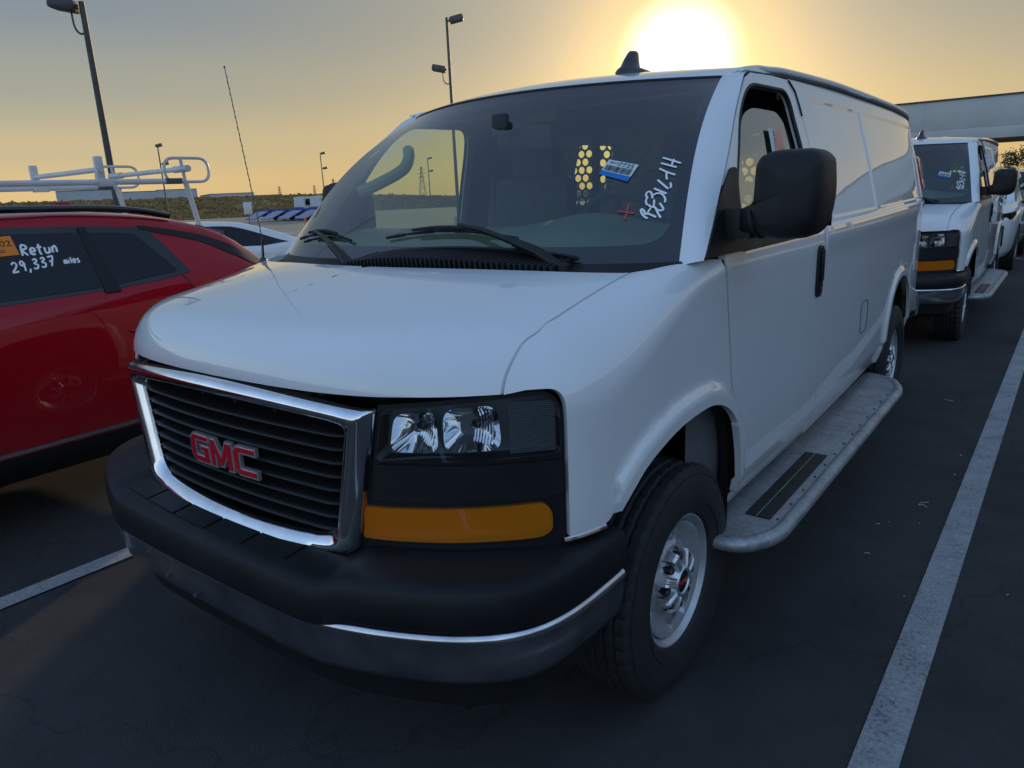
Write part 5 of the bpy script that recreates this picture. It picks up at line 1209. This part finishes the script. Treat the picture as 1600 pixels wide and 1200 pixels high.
# ------------------------------------------------------------------ work truck with a ladder rack
def rack_truck():
    xc=-6.975; yc=0.0; z0=gz(xc,0)
    root=empty('work_truck',(xc,yc,z0),0,'white work truck whose pipe ladder rack rises over the red car','truck')
    car=Car((-3.0,.35),[(-3.0,.72),(-2.8,.84),(-2.2,.92),(-.5,.92),(.2,.90),(.35,.86)],[(-3.0,.86),(-2.6,.98),(-1.8,1.04),(-.5,1.08),(.35,1.08)],
        [(-3.0,.88),(-2.5,1.02),(-1.75,1.08),(-1.45,1.22),(-1.0,1.50),(-.8,1.56),(-.2,1.58),(.15,1.56),(.30,1.35),(.35,1.10)],[(-3.0,.6),(-1.8,.74),(-1.0,.70),(0,.68),(.35,.74)],.34)
    o=car_shell(root,car,'white_paint',((-2.1,.40,.42),))
    car_pane(o,car,[(-1.35,1.12),(-.95,1.45),(.0,1.47),(.0,1.12)],'tinted_glass',.005,'window',r=.03)
    mb=MB()
    for x in (.86,-.86): mb.box((x,1.45,.98),(.10,2.15,.62),bev=.03)
    mb.box((0,2.50,.98),(1.70,.06,.60),bev=.02); mb.box((0,.43,.98),(1.70,.06,.62),bev=.02); mb.box((0,1.45,.72),(1.7,2.1,.06)); mb.build('cargo_bed','white_paint',root,angle=40)
    mb=MB(); mb.box((0,1.4,.50),(.9,2.6,.16)); mb.build('frame_rail','dark_cavity',root)
    for sgn in (1,-1):
        for y in (-2.1,1.55): car_wheel(root,sgn*.80,y,sgn,.39)
    z=1.90-z0; W=.825
    rk=empty('ladder_rack',(0,0,0),parent=root)
    for s in (1,-1):
        mb=MB(); mb.tube([(s*W,-2.6,z),(s*W,-1.0,z),(s*W,2.50,z)],.030,10); mb.build('rail','rack_white',rk)
        for yb,yt in ((2.62,2.50),(-.35,-.35)): mb=MB(); mb.tube([(s*(W+.01),yb,1.26),(s*W,yt,z)],.030,10); mb.build('rack_leg','rack_white',rk)
        mb=MB(); mb.box((s*W,1.60,z+.125),(.055,.075,.26),bev=.006); mb.build('stop_post','rack_white',rk)
        mb=MB(); mb.box((s*W,1.64,z-.004),(.08,.16,.075),bev=.008); mb.build('clamp','rack_white',rk)
        h=roundpoly([(2.28,z-.01),(2.28,z+.245),(2.80,z+.245),(2.80,z-.01)],.13,7); mb=MB(); mb.tube([(s*W*1.0,a,b) for a,b in h],.0165,8,closed=True); mb.build('hoop','rack_white',rk)
        mb=MB(); mb.tube([(s*W,2.50,z),(s*W,2.48,z+.24)],.018,8); mb.build('hoop_post','rack_white',rk)
        mb=MB(); mb.box((s*W,2.36,z),(.064,.18,.062),bev=.005); mb.build('rail_sleeve','steel_dark',rk)
    for y,dz in ((1.60,.125),(2.50,.13)): mb=MB(); mb.tube([(-W*1.05,y,z+dz),(W*1.05,y,z+dz)],.028,10); mb.build('crossbar','rack_white',rk)
    mb=MB(); 
    for s in (1,-1): mb=MB(); mb.tube([(s*(W-.20),2.50,z+.13),(s*(W+.10),2.50,z+.13)],.038,10); mb.build('roller_sleeve','rack_white',rk)
rack_truck()
# ------------------------------------------------------------------ vehicles behind the second van
def suv(x,y,label,mat='white_paint',rz=0,box=True):
    root=empty('suv',(x,y,gz(x,y)),rz,label,'car','SUVs parked behind the vans')
    car=Car((-1.05,3.9),[(-1.05,.70),(-1.0,.80),(-.8,.90),(-.4,.95),(.2,.97),(2.9,.97),(3.6,.92),(3.9,.80)],
        [(-1.05,.96),(-.8,1.02),(0,1.08),(1.0,1.12),(3.0,1.16),(3.9,1.1)],[(-1.05,.99),(-.9,1.07),(-.5,1.13),(.30,1.19),(.75,1.50),(1.15,1.70),(1.6,1.76),(3.0,1.73),(3.6,1.60),(3.85,1.25),(3.9,1.12)],
        [(-1.05,.62),(-.6,.74),(.3,.78),(1.0,.72),(1.6,.70),(3.2,.68),(3.9,.70)],.30)
    o=car_shell(root,car,mat,((0,.38,.43),(2.9,.38,.43)))
    car_pane(o,car,[(.42,1.17),(.95,1.55),(1.4,1.66),(3.0,1.64),(3.4,1.5),(3.45,1.21)],'tinted_glass',.005,'window',r=.03)
    for y0 in (1.32,2.35): car_pane(o,car,[(y0,1.18),(y0,1.66),(y0+.06,1.66),(y0+.06,1.18)],'black_gloss',.008,'door_post',r=.005)
    # windscreen on the sloping top
    V=[];n=9;m=6
    for j in range(m):
        yy=.36+(1.08-.36)*j/(m-1); c=catmull(car.section(yy),6)
        for i in range(n):
            f=-.90+1.8*i/(n-1); x=f*float(car.wr(yy)); z=float(np.interp(abs(x),c[::-1,0],c[::-1,1])); V.append((x,yy-.006,z+.012))
    o2=mk('windscreen',V,[(j*n+i,j*n+i+1,(j+1)*n+i+1,(j+1)*n+i) for j in range(m-1) for i in range(n-1)],'tinted_glass',o)
    mb=MB(); c=V[m//2*n+n-3]; mb.add([(c[0]-.12,c[1]-.06,c[2]-.03),(c[0]+.05,c[1]-.06,c[2]-.03),(c[0]+.05,c[1]-.0,c[2]+.01),(c[0]-.12,c[1]-.0,c[2]+.01)],[(0,1,2,3)]); mb.V=[(a,b-.02,d+.012) for a,b,d in mb.V]; mb.build('paper_label','label_white',o2)
    # nose: black grille, lamps
    mb=MB(); mb.box((0,-1.055,.80),(1.05,.05,.36),bev=.02); mb.build('grille','black_gloss',root)
    mb=MB(); mb.box((0,-1.03,.44),(1.55,.12,.26),bev=.05); mb.build('bumper','black_plastic',root)
    for s in (1,-1):
        mb=MB(); L=[]
        for y,x,z0,z1 in ((-1.03,.60,.90,1.0),(-.97,.78,.90,1.02),(-.80,.905,.93,1.04),(-.62,.935,.99,1.05)): L.append([(s*(x-.03),y+.03,z0),(s*(x+.008),y-.012,z0),(s*(x+.004),y-.01,z1),(s*(x-.04),y+.03,z1)])
        mb.rings(L); mb.build('headlight','black_gloss',root)
        fr=MB(); pts=[(-1.05,.66),(-.985,.80),(-.985,.80),(-1.05,.66)]
        P_=[(s*.655,-1.058,.50),(s*.80,-1.0,.50),(s*.80,-1.0,.82),(s*.655,-1.058,.82)]
        fr.tube(P_,.017,6,closed=True); fr.build('lamp_frame','black_gloss',root)
        mb=MB(); mb.add([(a,b+.005,c) for a,b,c in P_],[(0,1,2,3)]); mb.build('daytime_lamp','label_white',root)
        mb=MB(); mb.box((s*1.06,.62,1.20),(.20,.10,.16),bev=.04); mb.box((s*.97,.64,1.15),(.12,.05,.05)); mb.build('mirror','black_gloss',root)
        for yy in (0,2.9): car_wheel(root,s*.86,yy,s,.39)
    for xr in (.62,-.62): mb=MB(); mb.box((xr,1.9,1.775),(.05,1.6,.05),bev=.015); mb.build('roof_rail','black_gloss',root)
    return root
def parked(x,y,mat,label,rz):
    root=empty('parked_car',(x,y,gz(x,y)),rz,label,'car','cars parked across the lane')
    car=Car((-2.2,2.3),[(-2.2,.66),(-2.0,.78),(-1.4,.88),(1.6,.88),(2.1,.78),(2.3,.68)],[(-2.2,.66),(-1.6,.86),(0,.95),(1.4,1.0),(2.0,.98),(2.3,.86)],[(-2.2,.68),(-1.6,.88),(-1.1,.97),(-.45,1.36),(.2,1.45),(.9,1.43),(1.5,1.18),(1.8,1.06),(2.2,1.0),(2.3,.88)],[(-2.2,.5),(-1.2,.64),(-.4,.60),(1.0,.58),(1.7,.66),(2.3,.56)],.22)
    o=car_shell(root,car,mat,((1.4,.33,.37),(-1.35,.33,.37))); car_pane(o,car,[(-.95,1.0),(-.4,1.33),(.2,1.40),(.9,1.36),(1.4,1.06)],'tinted_glass',.004,'window',r=.03)
    for s in (1,-1):
        for yy in (1.4,-1.35): car_wheel(root,s*.76,yy,s,.32)
    return root
parked(-3.72,6.55,'white_paint','white car whose roof shows through the nearest van\'s passenger window',0)
parked(12.5,-7.5,'blue_paint','dark blue car mirrored in the nearest van\'s fender, farthest forward',R_(90)); parked(12.6,-4.3,'silver_trim','silver car mirrored in the nearest van\'s fender, next to the blue one',R_(90))
parked(12.4,1.2,'black_gloss','black car mirrored in the nearest van\'s door',R_(90)); parked(12.6,6.8,'red_paint','red car mirrored in the nearest van\'s cargo flank',R_(90))
suv(.06,13.72,'white SUV with upright lamp frames, directly behind the second van')
suv(.75,19.3,'farther white SUV, only roof and door edge seen beyond the first')
# ------------------------------------------------------------------ light poles
def lamp_head(mb,x,y,z,dx,dy,s=1.0):
    a=math.atan2(dy,dx); M=Matrix.Rotation(a,4,'Z')@Matrix.Rotation(R_(-12),4,'Y')
    mb.box((x,y,z),(.80*s,.60*s,.34*s),bev=.09*s,M=M); mb.box((x-dx*.36*s,y-dy*.36*s,z-.06*s),(.16*s,.14*s,.14*s),M=M,bev=.02*s)
def light_pole(x,y,h,label,heads,r=.085,mat='pole_metal',base=True):
    z=gz(x,y); root=empty('street_lamp',(x,y,z),0,label,'street lamp','car park light poles')
    mb=MB(); mb.tube([(0,0,0),(0,0,h*.5),(0,0,h)],[r,r*.88,r*.72],12); mb.build('pole',mat,root)
    mb=MB(); mb.lathe([(0,.30),(.75,.30),(.75,0)],20,'Z'); mb.build('footing','concrete',root)
    for hz,dx,dy,hook in heads:
        mb=MB(); L=math.hypot(dx,dy); ux,uy=dx/L,dy/L; lamp_head(mb,dx,dy,hz+(.18 if hook else .1),ux,uy); hd=mb.build('lamp_head',mat,root)
        mb=MB(); mb.add([(dx+ux*a-uy*b,dy+uy*a+ux*b,hz+(.18 if hook else .1)-.10) for a,b in ((-.22,-.17),(.22,-.17),(.22,.17),(-.22,.17))],[(0,1,2,3)]); mb.build('lens','lamp_lens',hd)
        mb=MB()
        if hook: mb.tube([tuple(q) for q in catmull([(0,0,hz-.62),(ux*L*.35,uy*L*.35,hz-.66),(ux*L*.62,uy*L*.62,hz-.45),(ux*L*.66,uy*L*.66,hz+.08)],5)],.032,8)
        else: mb.tube([(0,0,hz),(ux*L*.6,uy*L*.6,hz+.06)],.045,8)
        mb.build('bracket',mat,root)
    return root
RT=(math.cos(_yaw),math.sin(_yaw))   # picture-right direction on the ground
def rt(k): return (RT[0]*k,RT[1]*k)
light_pole(-23.65,9.75,8.2,'dark light pole rising behind the ladder rack, lamp cut by the frame',[(7.95,*rt(-.55),True)],.12,'pole_metal')
light_pole(-28.05,31.75,11.75,'tall light pole above the windshield with two lamp heads',[(11.55,*rt(.55),False),(8.9,*rt(-.62),True)],.105,'pole_grey')
light_pole(-100.5,79.5,9.9,'thin light pole left of the windshield above the blue trucks',[(9.8,*rt(.5),False),(7.4,*rt(.6),False)],.10,'pole_grey')
light_pole(-86.8,44.6,9.5,'thin light pole between the two hoops of the ladder rack',[(9.3,*rt(.2),False),(7.2,*rt(.65),False)],.10,'pole_grey')
light_pole(-101.8,106.7,9.5,'light pole seen through the windshield and passenger window',[(9.3,*rt(.5),False),(6.9,*rt(.6),False)],.11,'pole_grey')
# ------------------------------------------------------------------ scrub covered embankment
def embankment():
    az=np.radians(np.linspace(-84,-8,130)); V=[];n=16
    top=spline([(-84,4.3),(-71,3.65),(-62,3.3),(-51.6,2.85),(-42,1.3),(-36,.8),(-25,1.2),(-8,1.6)])
    def zof(d,a):
        f=np.clip((d-140)/26,0,1); f=f*f*(3-2*f); return gz(1.84+d*math.sin(a),-1.95+d*math.cos(a))*(1-f)-.05+f*float(top(math.degrees(a)))
    rs=np.r_[138,np.linspace(140,166,12),178,200,320,900]
    for d in rs:
        for a in az: V.append((1.84+d*math.sin(a),-1.95+d*math.cos(a),zof(d,a)+(RNG.normal(0,.10) if 140<d<200 else 0)))
    m=len(az); F=[(j*m+i,j*m+i+1,(j+1)*m+i+1,(j+1)*m+i) for j in range(len(rs)-1) for i in range(m-1)]
    tag(mk('embankment',V,F,'dry_scrub',None,True,80),kind='structure')
    # dry bushes: many small leaf clumps in one mesh
    V=[];F=[];rng=np.random.default_rng(4)
    N=46000; a=np.radians(rng.uniform(-82,-15,N)); d=rng.uniform(139,170,N); hh=rng.gamma(2.2,.055,N)+.08
    for i in range(N):
        x,y=1.84+d[i]*math.sin(a[i]),-1.95+d[i]*math.cos(a[i]); z=zof(d[i],a[i]); h=hh[i]; w=h*rng.uniform(.7,1.8)
        for k in range(3):
            t=rng.uniform(0,6.28); cx,cy=x+math.cos(t)*w*.4,y+math.sin(t)*w*.4; ux,uy=math.cos(t+1.5)*w*.5,math.sin(t+1.5)*w*.5; n=len(V); l=rng.uniform(-.3,.3)*w
            V+=[(cx-ux,cy-uy,z),(cx+ux,cy+uy,z),(cx+ux*.7+l,cy+uy*.7,z+h*rng.uniform(.5,1)),(cx-ux*.2+l,cy-uy*.2,z+h*rng.uniform(.8,1.15)),(cx-ux*.9+l,cy-uy*.9,z+h*rng.uniform(.4,.9))]; F.append((n,n+1,n+2,n+3,n+4))
    tag(mk('scrub',V,F,'dry_scrub',None,False),kind='stuff')
embankment()
# ------------------------------------------------------------------ far warehouses beyond the embankment
def warehouse(x0,y0,x1,y1,z0,segs,label,mat='wall_grey'):
    p=Vector((x0,y0,0)); q=Vector((x1,y1,0)); d=(q-p); L=d.length; u=d/L; nrm=Vector((-u.y,u.x,0)); root=empty('warehouse',(x0,y0,z0),0,label,'warehouse')
    for s0,s1,h in segs:
        mb=MB(); a=u*(L*s0); b=u*(L*s1); c=(a+b)/2+nrm*25; ang=math.atan2(u.y,u.x); mb.box((c.x,c.y,h/2),((b-a).length-.02,50,h),rz=ang); w=mb.build('wall',mat,root)
        mb=MB(); mb.box((c.x,c.y,h+.15),((b-a).length-.04,50.3,.3),rz=ang); mb.build('roof','roof_trim',w)
        mb=MB(); k=int((b-a).length/12)
        for i in range(k): e=a+u*((i+.5)*(b-a).length/max(k,1))-nrm*.1; mb.box((e.x,e.y,h*.35),(4,.2,h*.4),rz=ang)
        if k: mb.build('dock_door','roof_trim',w)['kind']='stuff'
warehouse(-416,160,-388,221,2,[(0,.45,10.3),(.45,.70,8.8),(.70,1.0,9.2)],'long pale warehouse on the skyline behind the ladder rack')
warehouse(-384,226,-368,262,2,[(0,.6,6.0),(.6,1.0,4.3)],'low flat warehouse on the skyline right of the ladder rack')
# ------------------------------------------------------------------ transmission towers
def pylon(x,y,h,label,w=None):
    root=empty('transmission_tower',(x,y,0),R_(30),label,'pylon','transmission towers on the skyline'); w=w or h*.20; mb=MB(); r=h*.0045+.04
    lv=[0,.25,.45,.62,.75,.86,1.0]; wd=lambda t: w*(1-t)**1.1*.5+h*.012
    for sx in (1,-1):
        for sy in (1,-1): mb.tube([(sx*wd(t),sy*wd(t),h*t) for t in lv],r,5)
    for a,b in zip(lv[:-1],lv[1:]):
        for s in (1,-1):
            mb.tube([(-wd(a),s*wd(a),h*a),(wd(b),s*wd(b),h*b)],r*.6,4); mb.tube([(wd(a),s*wd(a),h*a),(-wd(b),s*wd(b),h*b)],r*.6,4)
            mb.tube([(s*wd(a),-wd(a),h*a),(s*wd(b),wd(b),h*b)],r*.6,4)
    mb.build('lattice','pole_grey',root); 
    for t in (.66,.78,.90):
        mb=MB(); q=h*.13*(1.15-abs(t-.78)*2); mb.tube([(-q,0,h*t),(0,0,h*t+h*.02),(q,0,h*t)],r*.7,4); mb.tube([(-q,0,h*t),(q,0,h*t-h*.008)],r*.6,4); mb.build('cross_arm','pole_grey',root)
pylon(-385,314,15.5,'lattice pylon just left of the windshield, nearest the van mirror')
pylon(-569,403,16.5,'small faint pylon left of the blue trucks, behind the whip antenna')
pylon(-472,366,14,'faint pylon beside the thin light pole above the blue trucks')
pylon(-347,357,21,'pylon seen through the windshield beside a light pole')
pylon(-225,265,22.5,'largest pylon seen through the windshield beside the tall light pole')
pylon(-450,205,13,'small pylon on the skyline above the long warehouse')
# ------------------------------------------------------------------ row of blue rollback trucks
def tow_truck(x,y,rz,label):
    root=empty('tow_truck',(x,y,gz(x,y)),rz,label,'truck','blue tow trucks in a row')
    # local: front -Y; flat bed slopes down to the rear
    mb=MB(); L=[]
    for yy,zl,zh,w in ((-3.6,.7,1.5,1.0),(-3.5,.6,1.65,1.1),(-2.5,.6,1.75,1.15),(-2.3,.6,2.3,1.15),(-1.9,.6,2.75,1.10),(-1.2,.6,2.8,1.10),(-.75,.6,2.75,1.12)):
        L.append([(-w,yy,zl),(w,yy,zl),(w,yy,zl+(zh-zl)*.55),(w*.92,yy,zh),(-w*.92,yy,zh),(-w,yy,zl+(zh-zl)*.55)])
    mb.rings(L); cab=mb.build('cab','rack_white',root,angle=25)
    for s in (1,-1): mb=MB(); mb.add([(s*1.165,-2.2,1.72),(s*1.165,-1.0,1.72),(s*1.10,-1.1,2.5),(s*1.10,-1.9,2.5)],[(0,1,2,3)]); mb.build('window','tinted_glass',cab)
    mb=MB(); mb.add([(-1.0,-2.36,1.85),(1.0,-2.36,1.85),(.92,-1.98,2.62),(-.92,-1.98,2.62)],[(0,1,2,3)]); mb.build('windscreen','tinted_glass',cab)
    mb=MB(); mb.box((0,1.9,1.05),(2.4,5.2,.16),bev=.03); 
    for s in (1,-1): mb.box((s*1.2,1.9,1.2),(.08,5.2,.22))
    mb.rings([[(x_,y_,z_) for x_ in ()] for y_,z_ in ()]) if False else None
    mb.build('flatbed','blue_paint',root); mb=MB()
    mb.rings([[(-1.1,-.6,1.12),(1.1,-.6,1.12),(1.1,-.6,1.5),(-1.1,-.6,1.5)],[(-1.1,-.5,1.12),(1.1,-.5,1.12),(1.1,-.5,1.5),(-1.1,-.5,1.5)]]); mb.build('headboard','blue_paint',root)
    mb=MB(); mb.rings([[(-1.2,4.4,1.0),(1.2,4.4,1.0),(1.2,4.4,1.2),(-1.2,4.4,1.2)],[(-1.2,6.4,.25),(1.2,6.4,.25),(1.2,6.4,.35),(-1.2,6.4,.35)]]); mb.build('ramp','blue_paint',root)
    mb=MB(); mb.box((0,1,.7),(1.0,7,.3)); mb.build('chassis','dark_cavity',root)
    for s in (1,-1):
        for yy in (-2.6,2.2): 
            mb=MB(); mb.lathe([(s*.85,.0),(s*.85,.45),(s*1.12,.45),(s*1.12,.25),(s*1.08,0)],18,'X'); o=mb.build('wheel','rubber',root); o.location=(0,yy,.47)
    return root
names=['leftmost blue tow truck, mostly ramp showing','second blue tow truck from the left, pale cab behind a light pole','third blue tow truck with bright white cab','rightmost blue tow truck, half hidden by the windshield edge']
for k in range(4): tow_truck(-78.6+3.35*k,57.0,R_(176),names[k])
# small orange marker and white notice board out on the lot
mb=MB(); mb.tube([(0,0,0),(0,0,1.0)],.05,10); mb.lathe([(0,.17),(.04,.16),(.06,.06)],14,'Z'); t=mb.build('marker_post','post_orange'); t.location=(-49,36.2,gz(-49,36.2)); tag(t,'thin orange marker post standing alone on the far lot','post')
root=empty('notice_board',(-84.5,54.2,gz(-84.5,54.2)),R_(25),'small white notice board on a post behind the antenna','sign'); root.location=(-72,46,gz(-72,46))
mb=MB(); mb.tube([(0,0,0),(0,0,2.2)],.05,8); mb.build('post','pole_grey',root); mb=MB(); mb.box((0,-.03,1.7),(1.0,.05,1.3),bev=.01); mb.build('board','rack_white',root)
# ------------------------------------------------------------------ canopy building on the right
def canopy():
    y=55.; root=empty('canopy_building',(0,y,0),0,'wide flat roofed canopy building across the lot, behind the second van','building')
    x0,x1=-22.,60.; zb,zt,dp=3.60,6.12,11.5
    seams=[zb,zb+.72,zt]
    for a,b in zip(seams[:-1],seams[1:]):
        xs=np.linspace(x0,x1,12)
        for xa,xb in zip(xs[:-1],xs[1:]): mb=MB(); mb.box(((xa+xb)/2,.12,(a+b)/2),(xb-xa-.008,.24,b-a-.008),bev=.003); mb.build('fascia_panel','wall_pale',root)
    mb=MB(); mb.box(((x0+x1)/2,.30,(zb+zt)/2),(x1-x0-.06,.2,zt-zb-.08)); mb.build('fascia_core','roof_trim',root)
    mb=MB(); mb.box(((x0+x1)/2,.10,zt+.05),(x1-x0+.2,.36,.10)); mb.build('coping','roof_trim',root)
    mb=MB(); mb.box(((x0+x1)/2,dp/2+.4,zb+.16),(x1-x0-.1,dp,.25)); mb.build('soffit','soffit',root)
    mb=MB(); mb.box(((x0+x1)/2,dp/2+.4,zt-.4),(x1-x0-.1,dp,.25)); mb.build('roof','wall_pale',root)
    ground_patch('canopy_bounce_slab','soffit',[x0-4,-10,10,30,x1],[y-6,y,y+6,y+14,y+24],.006)  # added pale slab that bounces sunlight up onto the soffit
    for x in (-21,-12,14,27,40,53):
        for yy in (1.0,dp-.6): mb=MB(); mb.box((x,yy,(zb+.03)/2),(.5,.5,zb+.02),bev=.02); mb.build('column','wall_pale',root)
    mb=MB(); mb.box((-14,dp+4,zt/2),(16,8,zt-.02)); mb.build('back_wall','wall_pale',root)
canopy()
# ------------------------------------------------------------------ building off to the right that the van's flank mirrors
def shed():
    root=empty('store_building',(24,10,0),0,'long store building mirrored in the flank of the nearest van','building')
    for ya,yb,h in ((-30,-2,5.2),(-2,20,6.4),(20,52,5.6)):
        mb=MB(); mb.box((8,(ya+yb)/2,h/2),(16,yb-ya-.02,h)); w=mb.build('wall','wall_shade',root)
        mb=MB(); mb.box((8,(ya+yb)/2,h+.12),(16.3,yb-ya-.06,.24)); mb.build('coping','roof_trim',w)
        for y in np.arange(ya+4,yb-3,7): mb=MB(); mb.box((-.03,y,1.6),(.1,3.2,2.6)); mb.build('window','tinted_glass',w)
shed()
# ------------------------------------------------------------------ trees under the canopy
def tree(x,y,h,label,seed,palm=False):
    rng=np.random.default_rng(seed); root=empty('tree' if not palm else 'palm_tree',(x,y,gz(x,y)),0,label,'tree','trees beyond the canopy'); mb=MB()
    mb.tube([(0,0,0),(.1,0,h*.35),(.05,.1,h*.75)],[.16,.12,.05],8)
    for k in range(6): a=rng.uniform(0,6.28); mb.tube([(.05,0,h*(.3+.07*k)),(math.cos(a)*h*.2,math.sin(a)*h*.2,h*(.5+.06*k))],[.06,.02],5)
    mb.build('trunk','trunk_bark',root); V=[];F=[]
    for k in range(1100):
        if palm:
            a=rng.integers(0,14)*6.28/14; t=rng.uniform(0,1); px=(math.cos(a)*t*h*.28,math.sin(a)*t*h*.28,h*.78+h*.20*t-h*.36*t*t)
        else:
            c=rng.integers(0,9); ca=c*2.4; cr=h*.22*(c/9)**.5; px=(math.cos(ca)*cr+rng.normal(0,h*.075),math.sin(ca)*cr+rng.normal(0,h*.075),h*(.45+.055*c)+rng.normal(0,h*.06))
        s=h*.03; u=rng.normal(0,1,3); u/=np.linalg.norm(u); v=np.cross(u,rng.normal(0,1,3)); v/=np.linalg.norm(v); n=len(V); p_=np.array(px)
        V+=[tuple(p_-u*s),tuple(p_+v*s*.5),tuple(p_+u*s),tuple(p_-v*s*.5)]; F.append((n,n+1,n+2,n+3))
    mk('crown','foliage' if False else None or 'leaf_dark',V,F,'leaf_dark',root,False) if False else mk('crown',V,F,'leaf_dark',root,False)
for k,(x,y,h,pl,l) in enumerate(((-4.6,96,4.2,False,'leafy tree under the canopy next to the van mirror'),(-3.0,101,3.6,False,'low bushy tree under the canopy, right of the leafy one'),(-1.6,98,4.9,True,'ragged palm silhouetted under the canopy'),(.6,104,4.3,False,'rounded dark tree at the right edge under the canopy'),(3.4,99,4.6,False,'dark tree at the frame edge beyond the far SUV'))): tree(x,y,h,l,k+20,pl)
light_pole(-.9,90,6.4,'small light pole between the trees under the canopy',[(6.3,*rt(.6),False)],.07,'pole_grey')

# scraps of pale string and grit lying on the tarmac
mb=MB(); rg=np.random.default_rng(11)
for k in range(30):
    x,y=rg.uniform(1.15,3.2),rg.uniform(-1.6,5.5); a=rg.uniform(0,6.28); P_=[]; L_=rg.uniform(.004,.016) if k%7 else .045
    for j in range(6): P_.append((x+math.cos(a)*L_*j*.3,y+math.sin(a)*L_*j*.3,gz(x,y)+.006)); a+=rg.uniform(-.9,.9)
    mb.tube(P_,.0010,4)
tag(mb.build('debris','label_white'),kind='stuff')
